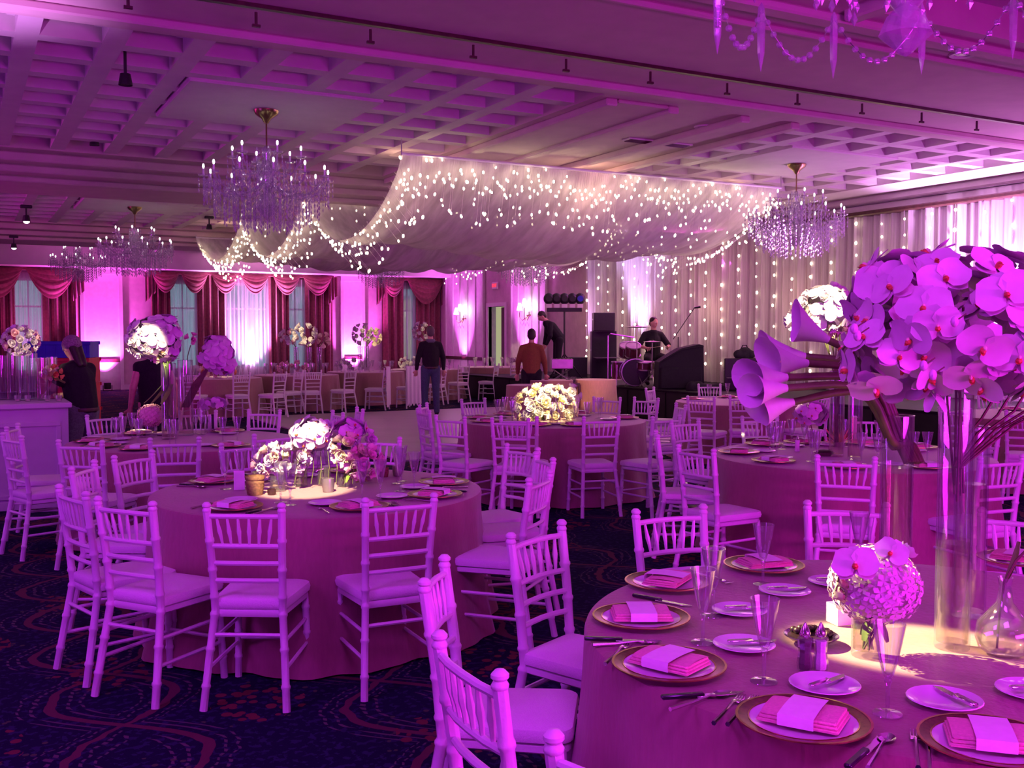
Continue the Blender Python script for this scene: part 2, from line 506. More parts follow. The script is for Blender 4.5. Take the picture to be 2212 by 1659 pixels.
def fx(px, y=YF): return ony(px, 650, y).x
WIN = [(fx(28), fx(94)), (fx(363), fx(427)), (fx(484), fx(580)), (fx(618), fx(660)), (fx(866), fx(897))]
mb = MB()
prev = XL
for a, b in WIN:
    mb.box((prev, YF, 0), (a, YF + .25, ZR), 'wall_paper'); prev = b
    mb.box((a, YF, 0), (b, YF + .25, .55), 'wall_paper')
    mb.box((a, YF, 3.25), (b, YF + .25, ZR), 'wall_paper')
mb.box((prev, YF, 0), (XR + .25, YF + .25, ZR), 'wall_paper')
struct('wall_far', mb, 'far papered wall with curtained windows')
for i, (a, b) in enumerate(WIN):
    f = MB()
    f.box((a, YF + .05, .55), (a + .06, YF + .2, 3.25), 'trim_paint').box((b - .06, YF + .05, .55), (b, YF + .2, 3.25), 'trim_paint')
    f.box((a, YF + .05, .55), (b, YF + .2, .62), 'trim_paint').box((a, YF + .05, 3.18), (b, YF + .2, 3.25), 'trim_paint')
    c = (a + b) / 2
    f.box((c - .02, YF + .1, .62), (c + .02, YF + .14, 3.18), 'trim_paint').box((a + .06, YF + .1, 2.42), (b - .06, YF + .14, 2.47), 'trim_paint')
    o = struct('window_%d' % (i + 1), f, 'tall window in the far wall behind the curtains')
    MB().box((a + .06, YF + .115, .62), (b - .06, YF + .125, 3.18), 'pane').build('pane', o, False)

# right wall with its door opening (seen at a slant beyond the drapes)
dy0, dy1 = onx(1092, 700, XR).y, onx(1056, 700, XR).y
DZ = 2.5
mb = MB()
mb.box((XR, YB, 0), (XR + .25, dy0, ZR), 'wall_paper').box((XR, dy1, 0), (XR + .25, YF, ZR), 'wall_paper').box((XR, dy0, DZ), (XR + .25, dy1, ZR), 'wall_paper')
struct('wall_right', mb, 'right hand papered wall with an open doorway')
hall = MB()
hall.box((XR + 1.6, dy0 - 1, 0), (XR + 1.7, dy1 + 9, 3), 'hall_glow').box((XR + .25, dy1 + 9, 0), (XR + 1.7, dy1 + 9.1, 3), 'hall_glow').box((XR + .25, dy0 - 1, 3), (XR + 1.7, dy1 + 9, 3.1), 'ceiling_plaster')
struct('wall_hallway', hall, 'olive hallway wall made to glow, seen through the doorway')
d = MB()
d.box((XR - .04, dy0 - .12, 0), (XR + .1, dy0, DZ + .12), 'trim_paint').box((XR - .04, dy1, 0), (XR + .1, dy1 + .12, DZ + .12), 'trim_paint').box((XR - .04, dy0, DZ), (XR + .1, dy1, DZ + .12), 'trim_paint')
do = struct('door_1', d, 'cased doorway below the exit sign')
lf = MB(); lf.T = Matrix.Translation((XR + .12, dy0 + .02, 0)) @ Matrix.Rotation(math.radians(-6), 4, 'Z')
ww = (dy1 - dy0)
lf.box((0, 0, .01), (.045, ww * .55, DZ - .02), 'dark_wood', .006).box((-.008, .12, .3), (0, ww * .5, 1.1), 'dark_wood').box((-.008, .12, 1.3), (0, ww * .5, DZ - .25), 'dark_wood')
lo = lf.build('door_leaf', do, False, 'dark wooden leaf standing ajar')
MB().box((XL - .2, YB, 0), (XL, YF, ZR), 'wall_paper').build('wall_left')['kind'] = 'structure'
MB().box((XL, YB - .2, 0), (XR, YB, ZR), 'wall_paper').build('wall_back')['kind'] = 'structure'

# bright panels and mouldings of the far wall
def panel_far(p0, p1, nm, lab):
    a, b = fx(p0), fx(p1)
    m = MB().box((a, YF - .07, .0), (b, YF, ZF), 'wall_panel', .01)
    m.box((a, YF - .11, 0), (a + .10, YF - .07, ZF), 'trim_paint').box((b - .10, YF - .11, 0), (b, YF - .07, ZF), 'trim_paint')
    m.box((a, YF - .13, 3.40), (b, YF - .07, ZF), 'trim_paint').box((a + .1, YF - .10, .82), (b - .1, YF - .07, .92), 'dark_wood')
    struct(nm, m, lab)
panel_far(172, 264, 'trim_1', 'pale wall panel left of the white flower tower')
panel_far(734, 786, 'trim_2', 'narrow pale pilaster between the curtained windows')
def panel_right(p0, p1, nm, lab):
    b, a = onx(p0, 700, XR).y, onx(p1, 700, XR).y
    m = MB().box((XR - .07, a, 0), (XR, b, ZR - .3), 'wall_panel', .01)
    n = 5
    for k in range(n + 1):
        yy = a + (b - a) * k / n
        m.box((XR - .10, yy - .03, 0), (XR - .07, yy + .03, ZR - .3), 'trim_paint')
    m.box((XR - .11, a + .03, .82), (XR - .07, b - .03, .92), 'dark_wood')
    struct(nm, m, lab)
panel_right(968, 1048, 'trim_3', 'fluted pale pilaster left of the doorway')
panel_right(1110, 1183, 'trim_4', 'fluted pale pilaster right of the doorway')
m = MB().box((XL, YF - .05, 0), (XR, YF, .15), 'trim_paint'); struct('baseboard_far', m, 'baseboard of the far wall')
m = MB().box((XR - .05, 0, 0), (XR, dy0 - .13, .15), 'trim_paint').box((XR - .05, dy1 + .13, 0), (XR, YF - .05, .15), 'trim_paint'); struct('baseboard_right', m, 'baseboard of the right wall')

# ceiling: flat plaster, dropped soffits, waffle fields
c = MB().box((XL, YB, ZR), (XR + .2, YF + .2, ZR + .2), 'ceiling_plaster')
ceil = struct('ceiling', c, 'plaster ballroom ceiling with coffered fields')
FX = [(-4.1, 5.85), (8.75, 13.4)]
FY = [(8.8, 15.0), (18.6, 24.8)]
def soffit(x0, x1, y0, y1, z0, mt='ceiling_plaster', lab=None):
    MB().box((x0, y0, z0), (x1, y1, ZR), mt).build('soffit', ceil, False, lab)
soffit(XL, XR, YB, -1.0, ZS)
soffit(XL, XR, 5.6, 8.8, ZS, 'beam_plaster')
soffit(XL, XR, 15.0, 18.6, ZS, 'beam_plaster')
soffit(XL, XR, 24.8, 28.2, ZS, 'beam_plaster')
soffit(XL, XR, 31.0, YF, ZF, 'ceiling_plaster', 'lower soffit along the curtained wall')
for (y0, y1) in FY + [(28.2, 31.0)]:
    soffit(XL, FX[0][0], y0, y1, ZS); soffit(FX[1][1], XR, y0, y1, ZS)
    soffit(5.85, 8.75, y0, y1, ZS, 'beam_plaster')
soffit(XL, -3.6, -1.0, 5.6, ZS); soffit(5.2, 5.9, -1.0, 5.6, ZS, 'beam_plaster'); soffit(11.0, XR, -1.0, 5.6, ZS, 'beam_plaster')
def mould(a, b, name='moulding', mt='beam_plaster'):
    MB().box(a, b, mt, .015).build(name, ceil, False)
# dropped beams, stepped
for y in (15.3, 25.1):
    mould((XL, y, 3.98), (XR, y + 2.9, ZS)); mould((XL, y + .35, 3.88), (XR, y + 2.55, 3.98)); mould((XL, y + .75, 3.80), (XR, y + 2.15, 3.88))
for y in (5.75, 8.35):
    mould((XL, y, 4.03), (XR, y + .16, ZS))
mould((XL, 6.2, 4.05), (XR, 6.26, ZS)); mould((XL, 2.1, ZS + .15), (XR, 2.2, ZR))
for x in (5.95, 6.75, 7.75, 8.5):
    mould((x, 8.9, 4.02), (x + .14, 15.2, ZS))
mould((6.1, 8.9, 4.06), (6.75, 15.2, ZS))
for x in (5.95, 8.5):
    mould((x, -1, 4.02), (x + .14, 5.7, ZR)); mould((x, 18.7, 4.02), (x + .14, 25, ZS))
# waffle ribs
PIT_ = .665
for (x0, x1) in FX:
    for (y0, y1) in FY:
        xs = [x0 + k * PIT_ for k in range(1, int(round((x1 - x0) / PIT_)))]
        ys = [y0 + k * PIT_ for k in range(1, int(round((y1 - y0) / PIT_)))]
        ml = MB().box((-.09, 0, ZS + .02), (.09, y1 - y0, ZR), 'ceiling_plaster').box((-.15, 0, ZR - .10), (.15, y1 - y0, ZR), 'ceiling_plaster').mesh('coffer_rib', False)
        mc = MB().box((0, -.09, ZS + .02), (x1 - x0, .09, ZR), 'ceiling_plaster').box((0, -.15, ZR - .09), (x1 - x0, .15, ZR), 'ceiling_plaster').mesh('coffer_rib', False)
        for x in xs: link('coffer_rib', ml, ceil, None, (x, y0, 0))
        for y in ys: link('coffer_rib', mc, ceil, None, (x0, y, 0.002))
# plain panels that carry the chandeliers
CH = [onz(575, 236, ZS), onz(291, 446, ZS), ony(168, 530, 29.2), onz(1721, 353, ZS), ony(1136, 500, 20.6), ony(822, 560, 28.6)]
for k, p in enumerate(CH):
    if k in (2, 5): continue
    mould((p.x - 1.0, p.y - .95, ZS - .01), (p.x + 1.0, p.y + .95, ZR), 'plain_panel', 'ceiling_plaster')
# cornice of the right wall: three stepped runs
for k, (dx, z0, z1) in enumerate([(.50, 4.12, 4.22), (.36, 3.98, 4.10), (.20, 3.84, 3.97)]):
    m = MB().box((XR - dx, YB, z0), (XR, YF, z1), 'trim_paint', .02)
    struct('trim_%d' % (5 + k), m, 'stepped cornice run above the drapes')
m = MB().box((XD_ - .16, 6.5, 3.74), (XD_ + .10, 24.6, 3.82), 'dark_wood', .02); struct('trim_8', m, 'dark rail the drapes hang from')
# folding wall track with its hangers
m = MB().box((XL, 7.65, 4.07), (XR, 7.70, ZS), 'dark_wood'); tr = struct('trim_9', m, 'dark partition track across the ceiling')
hm = MB().tube([(0, 0, 0), (0, 0, -.10)], .012, 'dark_wood', 6).box((-.03, -.012, -.11), (.03, .012, -.09), 'dark_wood').mesh('hanger')
for k in range(16): link('hanger', hm, tr, None, (.2 + k * .9, 7.67, 4.04))

# recessed downlights
for (px, py, lab) in ((2081, 116, 'round recessed downlight at the upper right beyond the near chandelier'), (1521, 273, 'round recessed downlight in the middle ceiling bay')):
    p = onz(px, py, ZS)
    t = thing('downlight', lab, 'ceiling light', (p.x, p.y, ZS))
    zt = ZS if px < 2000 else ZR
    MB().lathe([(.0, .0), (.075, .0), (.08, -.012), (.115, -.016), (.12, 0)], 'trim_paint', 24).build('trim_ring', t)
    MB().lathe([(0, -.006), (.07, -.006)], 'china', 20).build('lens', t)
p = onz(1421, 306, ZS)
t = thing('air_vent', 'dark slotted air vent in the middle ceiling bay', 'vent', (p.x, p.y, ZS))
MB().box((-.5, -.09, -.02), (.5, .09, 0), 'trim_paint', .008).build('frame', t, False)
sl = MB().box((-.46, -.008, -.03), (.46, .008, -.018), 'dark_wood').mesh('slat')
for k in range(6): link('slat', sl, t, None, (0, -.065 + k * .026, 0), (.5, 0, 0))

# ceiling spot fixtures on the left
def spot_fix(px, py, zc, lit, lab, L=.22):
    p = onz(px, py, zc - L)
    t = thing('ceiling_spotlight', lab, 'spotlight', (p.x, p.y, zc))
    MB().box((-.09, -.05, -.05), (.09, .05, 0), 'black_plastic', .01).build('base', t)
    MB().tube([(0, 0, -.04), (0, 0, -L + .05)], .014, 'black_plastic', 8).build('stem', t)
    MB().lathe([(0, -L + .06), (.045, -L + .05), (.06, -L - .03), (.062, -L - .05), (.05, -L - .05)], 'black_plastic', 16).build('lamp_head', t)
    MB().lathe([(0, -L - .04), (.05, -L - .045)], 'lamp_hot' if lit else 'steel', 16).build('lens', t)
    if lit: MB().ell((0, 0, -L - .04), (.05, .05, .045), 'lamp_hot', 12, 8).build('bulb', t)
spot_fix(271, 172, ZR, False, 'unlit black ceiling spotlight at upper left, nearest of its row', .42)
spot_fix(204, 306, ZR, False, 'unlit black ceiling spotlight behind the upper left one')
spot_fix(452, 490, ZS, False, 'unlit black ceiling spotlight left of the canopy corner')
spot_fix(57, 472, 3.78, True, 'lit ceiling spotlight, the higher of two glowing at far left')
spot_fix(30, 531, 3.78, True, 'lit ceiling spotlight, the lower of two glowing at far left')

# ------------------------------------------------------------------ curtains
def pleats(x0, x1, z0, z1, amp, n, y, mt, name, lab, cat='curtain', group=None, gather=0.0):
    ph = random.random() * 6
    def fn(u, v):
        z = z1 + (z0 - z1) * v
        g = 1 - gather * math.sin(PI * min(1, v * 1.0)) 
        x = x0 + (x1 - x0) * u
        yy = y - .1 + amp * math.sin(u * n * 2 * PI + ph + .4 * math.sin(3 * v)) + .4 * amp * math.sin(u * n * 4.7 * PI + ph * 2)
        return (x, yy, z)
    o = MB().grid(fn, max(12, n * 8), 6, mt).build(name)
    return tag(o, lab, cat, group)
cw = [(-40, 31, 'red damask curtain at the far left edge of the room'), (91, 169, 'red damask curtain right of the leftmost teal window'),
      (324, 366, 'dark red curtain left of the teal window behind the white flower tower'), (424, 487, 'dark red curtain between the teal window and the glowing one'),
      (577, 621, 'dark red curtain right of the glowing window'), (656, 716, 'dark red curtain left of the pale pilaster'),
      (822, 869, 'red curtain right of the pale pilaster'), (894, 953, 'red curtain in the far corner of the room')]
for a, b, lab in cw:
    xa, xb = fx(a), fx(b)
    pleats(xa, xb, .03, 3.5, .06, max(3, int((xb - xa) * 5)), YF - .06, 'rose_damask', 'curtain', lab)
for i, (a, b) in enumerate(WIN):
    labs = ['sheer curtain in the leftmost teal window', 'sheer curtain in the teal window left of the glowing one', 'sheer curtain lit white and magenta from below',
            'sheer curtain in the teal window right of the glowing one', 'sheer curtain in the narrow window by the far corner']
    pleats(a - .05, b + .05, .03, 3.4, .03, int((b - a) * 9), YF + .03, 'window_voile', 'sheer_curtain', labs[i])
def valance(pairs, lab):
    x0 = fx(pairs[0][0]); t = thing('swag_valance', lab, 'valance', (x0, YF - .3, 2.8))
    MB().box((-.05, -.02, .66), (fx(pairs[-1][1]) - x0 + .05, .25, .74), 'rose_damask', .01).build('pelmet_board', t)
    for a, b in pairs:
        xa, xb = fx(a) - x0, fx(b) - x0
        dr = .62 if (b - a) < 80 else .85
        def fn(u, v):
            s = math.sin(PI * u)
            sag = v * (.10 + (dr - .10) * s ** .8) + .012 * math.sin(v * 40) * s
            y = -.05 - .16 * math.sin(PI * v) * s - .018 * math.sin(v * 34) * s
            w_ = 1 - .12 * v
            return (xa + (xb - xa) * (.5 + (u - .5) * w_), y, .72 - sag)
        MB().grid(fn, 18, 22, 'rose_damask').build('swag', t)
    for q in (pairs[0][0], pairs[-1][1]):
        xq = fx(q) - x0
        MB().grid(lambda u, v: (xq + (u - .5) * .3, -.02 + .05 * math.sin(u * 18), .7 - v * (.9 - .3 * u)), 14, 4, 'rose_damask').build('jabot', t)
valance([(-60, 52), (52, 168)], 'red swagged valance over the leftmost window')
valance([(322, 385), (385, 447), (450, 513), (513, 577), (582, 644), (646, 712)], 'red swagged valance over the three middle windows')
valance([(815, 868), (868, 953)], 'red swagged valance over the corner window')

# exit sign
p = onx(1068, 617, XR - .055)
t = thing('exit_sign', 'glowing red exit sign above the doorway', 'sign', (p.x, p.y, p.z), -PI / 2)
MB().box((-.17, 0, -.11), (.17, .05, .11), 'trim_paint', .01).build('housing', t)
def text_obj(s, size, mt, parent, loc, rot, name='lettering', ext=.004):
    c = bpy.data.curves.new(name, 'FONT'); c.body = s; c.size = size; c.extrude = ext; c.align_x = 'CENTER'; c.align_y = 'CENTER'
    c.materials.append(MATS[mt]); c.resolution_u = 2
    tmp = bpy.data.objects.new(name, c)
    me = bpy.data.meshes.new_from_object(tmp); bpy.data.objects.remove(tmp)
    return link(name, me, parent, None, loc, rot)
MB().box((-.16, -.004, -.10), (.16, 0, .10), 'paper').build('face', t)
text_obj('EXIT', .15, 'exit_red', t, (0, -.008, 0), (PI / 2, 0, 0))

# wall sconces lit on the two pilasters
def sconce(px, py, lab):
    p = onx(px, py, XR - .12)
    t = thing('wall_sconce', lab, 'wall lamp', (p.x, p.y, p.z), -PI / 2)
    MB().lathe([(0, 0), (.06, 0), (.09, .02), (.05, .05), (0, .05)], 'brass', 14).build('backplate', t)
    for k, a in enumerate((-.28, 0, .28)):
        h = .24 if k == 1 else .12
        MB().tube([(0, -.04, 0), (a * .5, -.14, -.12), (a, -.16, -.02), (a, -.16, h)], .012, 'brass', 6).build('arm', t)
        s = MB().lathe([(.035, h + .26), (.085, h + .05)], 'sconce_lamp', 12, (a, -.16, 0)).build('lamp_shade', t)
    for k in range(6):
        MB().ell((-.25 + .1 * k, -.15, -.2 - .05 * (k % 2)), (.015, .015, .05), 'crystal', 6, 4).build('crystal_drop', t)
sconce(1003, 690, 'crystal wall sconce on the fluted pilaster left of the doorway')
sconce(1143, 683, 'crystal wall sconce on the fluted pilaster right of the doorway')
# floor uplights
def uplight(p, lab, mt='led_face'):
    t = thing('floor_uplight', lab, 'uplight', (p[0], p[1], p[2] if len(p) > 2 else 0))
    MB().lathe([(0, .05), (.09, .05), (.10, .08), (.10, .24), (.085, .25)], 'black_plastic', 16).build('body', t)
    MB().lathe([(0, .235), (.085, .235)], mt, 16).build('lens', t)
    MB().box((-.13, -.02, 0), (.13, .02, .02), 'black_plastic').box((-.13, -.02, 0), (-.11, .02, .16), 'black_plastic').box((.11, -.02, 0), (.13, .02, .16), 'black_plastic').build('yoke', t)
for px, lab in ((224, 'floor uplight below the pale panel at left'), (537, 'floor uplight below the glowing sheer curtain'), (760, 'floor uplight below the narrow pilaster')):
    uplight((fx(px), YF - .5), lab)
for px, lab in ((1008, 'floor uplight at the fluted pilaster left of the doorway'), (1146, 'floor uplight at the fluted pilaster right of the doorway')):
    q = onx(px, 700, XR); uplight((XR - .4, q.y), lab)

# ------------------------------------------------------------------ stage, drapes and their curtain lights
XD = 14.25
mb = MB().box((11.7, 8.0, 0), (XR - .02, 25.4, .58), 'stage_black').box((11.66, 7.96, .58), (XR - .02, 25.44, .60), 'stage_black', .004)
st = MB()
stg = struct('floor', mb, 'low black stage platform in front of the lit drapes')
for k in range(14):
    MB().box((11.67, 8.02 + k * 1.24, .03), (11.70, 8.02 + k * 1.24 + 1.18, .55), 'stage_black').build('stage_panel', stg, False)
ydr0, ydr1 = 6.6, onx(1266, 700, XD).y
NP = 6
Ld = (ydr1 - ydr0) / NP
dl = ['nearest to the camera at the right edge', 'second from the right edge', 'third from the right edge, behind the orchids', 'behind the black amplifier', 'behind the microphone stand', 'at the left end behind the drummer']
for k in range(NP):
    a = ydr0 + k * Ld
    def fn(u, v, a=a, k=k):
        y = a + Ld * u
        x = XD + .055 * math.sin(u * 2 * PI * 13 + k * 1.7 + .8 * math.sin(2 * v + k)) + .04 * math.sin(u * 2 * PI * 4.7 + k)
        return (x, y, 3.78 - v * 3.16)
    tag(MB().grid(fn, 130, 8, 'voile').build('drape'), 'white voile drape panel along the right wall, ' + dl[k], 'drape')
bulb_d = MB().ell((0, 0, 0), (.022, .022, .030), 'fairy', 6, 4).mesh('bulb')
NS = 30
ORD = ['first', 'second', 'third', 'fourth', 'fifth', 'sixth', 'seventh', 'eighth', 'ninth', 'tenth', '11th', '12th', '13th', '14th', '15th', '16th', '17th', '18th', '19th', '20th', '21st', '22nd', '23rd', '24th', '25th', '26th', '27th', '28th', '29th', '30th']
for k in range(NS):
    y = ydr0 + .3 + (ydr1 - ydr0 - .5) * k / (NS - 1) + random.uniform(-.06, .06)
    t = thing('curtain_light_string', 'vertical fairy light string on the voile drapes, %s from the left' % ORD[NS - 1 - k], 'string light', (XD - .12, y, 3.74), 0, 'curtain light strings on the drapes')
    n = 10
    zs = [-.12 - .29 * j - random.uniform(-.08, .08) for j in range(n)]
    offs = [random.uniform(-.025, .025) for j in range(n)]
    MB().tube([(0, 0, 0)] + [(0, offs[j], zs[j]) for j in range(n)], .003, 'trim_paint', 4).build('wire', t)
    for j in range(n):
        link('bulb', bulb_d, t, None, (0, offs[j], zs[j]), (0, 0, 0), random.uniform(.7, 1.25))

# ------------------------------------------------------------------ the swagged canopy
CX0, CX1 = 5.0, 11.4
ROWS = [12.15, 16.4, 20.6, 24.9]
ZC = 3.92
def cz(x, y):
    for i in range(3):
        if y <= ROWS[i + 1] or i == 2:
            t = (y - ROWS[i]) / (ROWS[i + 1] - ROWS[i]); break
    t = min(1, max(0, t))
    s = (x - CX0) / (CX1 - CX0)
    a = (.98, .92, .72)[i]
    return ZC - a * (math.sin(PI * t) ** .75) * (1 - .10 * math.cos(2 * PI * s)), i, t
random.seed(3)
fold = [(random.uniform(5, 26), random.uniform(0, 6), random.uniform(-3, 3)) for _ in range(7)]
for i in range(3):
    def fn(u, v, i=i):
        x = CX0 + (CX1 - CX0) * u; y = ROWS[i] + (ROWS[i + 1] - ROWS[i]) * v
        z, _, t = cz(x, y + 1e-5)
        q = sum(math.sin(f * u * 2 + p + g * v) for f, p, g in fold) / 7
        return (x + .05 * math.sin(PI * v) * math.sin(u * 30), y, z + .10 * q * math.sin(PI * v) ** .5 + .03 * math.sin(u * 70 + 4 * v) * math.sin(PI * v))
    tag(MB().grid(fn, 90, 40, 'canopy_voile').build('canopy_swag'), ['white voile canopy swag nearest the camera, its front edge strung with lights', 'white voile canopy swag, the middle one of three', 'white voile canopy swag farthest from the camera, over the back of the dance floor'][i], 'canopy')
cr = thing('canopy_rigging', 'thin white rails carrying the canopy over the dance floor', 'rigging', (CX0, ROWS[0], 0))
for i, y in enumerate(ROWS):
    MB().tube([(0, y - ROWS[0], ZC + .02), (CX1 - CX0, y - ROWS[0], ZC + .02)], .02, 'white_paint', 6).build('rail', cr)
for x in (0, CX1 - CX0):
    for y in ROWS: MB().tube([(x, y - ROWS[0], ZC), (x, y - ROWS[0], ZR if y < 15 or 18.6 < y < 24.8 else 4.0)], .008, 'steel', 5).build('drop_rod', cr)
bulb_c = MB().ell((0, 0, 0), (.016, .016, .024), 'fairy', 6, 4).mesh('bulb')
def icicle(lab, gen, n, deep=False):
    t = thing('icicle_lights', lab, 'string light', tuple(gen(0, 0)))
    o = Vector(gen(0, 0))
    W = MB()
    for j in range(n):
        u = (j + random.random()) / n
        L = random.uniform(.02, .78) ** 1.15 if deep else random.choice((.05, .12, .2, .28, .38)) * random.uniform(.6, 1.2)
        a = Vector(gen(u, 0)) - o; b = Vector(gen(u, L)) - o
        W.tube([a, b], .002, 'trim_paint', 3, False)
        link('bulb', bulb_c, t, None, b, (random.uniform(-.4, .4), random.uniform(-.4, .4), 0), random.uniform(.75, 1.2))
        if L > .26: link('bulb', bulb_c, t, None, a.lerp(b, .5), None, random.uniform(.7, 1.1))
    W.build('wire', t)['kind'] = 'stuff'
for k in range(4):
    x0 = CX0 + k * 1.6
    icicle('icicle lights on the front canopy edge, ' + ['left end', 'left of the middle', 'right of the middle', 'right end by the chandelier'][k],
           lambda u, L, x0=x0: (x0 + 1.6 * u, ROWS[0] - .04 + L * .25, ZC - L * 1.15), 48, True)
for i in range(3):
    w_ = ['nearest', 'middle', 'farthest'][i]
    def gl(u, L, i=i, X=CX0):
        y = ROWS[i] + (ROWS[i + 1] - ROWS[i]) * u
        z = cz(X, y)[0]
        return (X - .03 + L * .55, y, z - L * .62)
    icicle('icicle lights along the left canopy edge, %s swag' % w_, gl, (64, 80, 80)[i], True)
    def gr(u, L, i=i, X=CX1):
        y = ROWS[i] + (ROWS[i + 1] - ROWS[i]) * u
        z = cz(X, y)[0]
        return (X + .03 - L * .9, y, z - .03 - L * .5)
    icicle('icicle lights along the right canopy edge, %s swag' % w_, gr, (60, 40, 22)[i], True)
for i in (1, 2):
    icicle('icicle lights along the %s cross rail of the canopy' % ('first' if i == 1 else 'second'), lambda u, L, i=i: (CX0 + (CX1 - CX0) * u, ROWS[i], ZC - .02 - L * .8), 30)

# ------------------------------------------------------------------ chandeliers
def chandelier_mesh(detail):
    P = []
    H = 1.3
    def add(nm, mb, lab=None, kind=None): P.append((nm, mb.mesh(nm), lab, kind, []))
    add('ceiling_rose', MB().lathe([(0, 0), (.13, -.005), (.12, -.04), (.05, -.09), (.02, -.14), (0, -.14)], 'brass', 16))
    add('stem', MB().tube([(0, 0, -.1), (0, 0, -.4)], .010, 'brass', 6).lathe([(0, -.36), (.03, -.38), (.05, -.45), (.02, -.52), (.05, -.62), (.09, -.72), (.04, -.85), (.10, -.95), (.13, -1.0), (.05, -1.10), (0, -1.16)], 'crystal', 12))
    arm = lambda r, z, n, ph: [(r, z, 2 * PI * k / n + ph) for k in range(n)]
    lamps = arm(.64, -.72, 12, .1) + arm(.36, -.50, 6, .3)
    for r, z, a in lamps:
        c, s = math.cos(a), math.sin(a)
        m = MB().tube([(.03 * c, .03 * s, z - .02), (r * .35 * c, r * .35 * s, z - .16), (r * .7 * c, r * .7 * s, z - .17), (r * .95 * c, r * .95 * s, z - .06), (r * c, r * s, z)], .010, 'crystal', 6)
        m.lathe([(.0, 0), (.05, .005), (.06, .02)], 'crystal', 10, (r * c, r * s, z)).lathe([(.011, .0), (.011, .07)], 'china', 6, (r * c, r * s, z + .01))
        kids = [('flame_bulb', MB().ell((r * c, r * s, z + .105), (.013, .013, .026), 'candle_lamp', 6, 5).mesh('flame_bulb'))]
        P.append(('arm', m.mesh('arm'), None, None, kids))
    # drops: small crystals hanging all round, joined (past counting)
    cr = MB()
    def drop(x, y, z, l, w_): 
        cr.add([(x, y, z), (x - w_, y, z - l * .6), (x, y - w_, z - l * .6), (x + w_, y, z - l * .6), (x, y + w_, z - l * .6), (x, y, z - l)],
               [(0, 1, 2), (0, 2, 3), (0, 3, 4), (0, 4, 1), (5, 2, 1), (5, 3, 2), (5, 4, 3), (5, 1, 4)], 'crystal')
    for r, z, a in lamps:
        for q in range(6):
            b = 2 * PI * q / 6
            x, y = r * math.cos(a) + .055 * math.cos(b), r * math.sin(a) + .055 * math.sin(b)
            for h in range(3): drop(x, y, z - .01 - h * .055, .05, .009)
    for ring, (r, z, n, L) in enumerate([(.54, -.76, 44, 6), (.44, -.84, 38, 6), (.34, -.90, 30, 6), (.24, -.96, 24, 5), (.14, -1.02, 14, 4), (.20, -.55, 18, 7), (.64, -.76, 48, 4), (.10, -.4, 10, 6), (.34, -.62, 24, 5)] if not detail else [(.52, -.76, 22, 3), (.40, -.84, 18, 3), (.26, -.90, 14, 3), (.20, -.62, 14, 5), (.62, -.74, 26, 3)]):
        for k in range(n):
            a = 2 * PI * k / n
            for h in range(L): drop(r * math.cos(a), r * math.sin(a), z - h * .06 + .03 * math.sin(k * 2.1), .055, .012)
    P.append(('crystal_drops', cr.mesh('crystal_drops', False), None, 'stuff', []))
    if detail:
        # bead garlands and long pendants that can be told apart up close
        for k in range(12):
            a0, a1 = 2 * PI * k / 12 + .1, 2 * PI * (k + 1) / 12 + .1
            g = MB()
            for j in range(13):
                t = j / 12
                x = .62 * ((1 - t) * math.cos(a0) + t * math.cos(a1)); y = .62 * ((1 - t) * math.sin(a0) + t * math.sin(a1))
                g.ell((x, y, -.96 - .17 * math.sin(PI * t)), (.013, .013, .013), 'crystal', 6, 4)
            g.tube([(.62 * ((1 - j / 6) * math.cos(a0) + j / 6 * math.cos(a1)), .62 * ((1 - j / 6) * math.sin(a0) + j / 6 * math.sin(a1)), -.96 - .17 * math.sin(PI * j / 6)) for j in range(7)], .002, 'steel', 4)
            P.append(('bead_garland', g.mesh('bead_garland'), None, None, []))
            c, s = .62 * math.cos(a0), .62 * math.sin(a0)
            l = .26
            P.append(('pendant', MB().lathe([(0, -.93), (.012, -.95), (.016, -1.0), (.013, -1.12), (0, -.93 - l)], 'crystal', 6, (c, s, 0)).mesh('pendant', False), None, None, []))
        P.append(('finial', MB().lathe([(0, -1.08), (.06, -1.14), (.085, -1.2), (.05, -1.23), (.02, -1.26), (0, -1.27)], 'crystal', 10).mesh('finial', False), 'faceted crystal ball', None, []))
    return P
def make_chandelier(P, loc, lab, sc=1.0, group=None):
    t = thing('chandelier', lab, 'chandelier', loc, random.random())
    t.scale = (sc,) * 3
    for nm, me, l, kind, kids in P:
        o = link(nm, me, t, l)
        if kind: o['kind'] = kind
        for kn, km in kids: link(kn, km, o)
    return t
CHP = chandelier_mesh(False)
labs = ['crystal chandelier left of the canopy, the largest one fully in view', 'crystal chandelier second in the left row', 'crystal chandelier farthest in the left row, in front of the leftmost window',
        'crystal chandelier at the right end of the canopy', 'crystal chandelier half hidden behind the canopy, near the exit sign', 'crystal chandelier below the canopy edge, near the narrow pilaster']
for k, p in enumerate(CH):
    make_chandelier(CHP, (p.x, p.y, ZS - .01 if k not in (2, 5) else ZR), labs[k], 1.04)
MB().box((2.55, 2.12, 4.08), (3.55, 3.12, ZR), 'ceiling_plaster', .02).build('plain_panel', ceil, False)
make_chandelier(chandelier_mesh(True), (3.05, 2.62, 4.08), 'crystal chandelier overhead at the top right, only its lower garlands in view', 1.12)

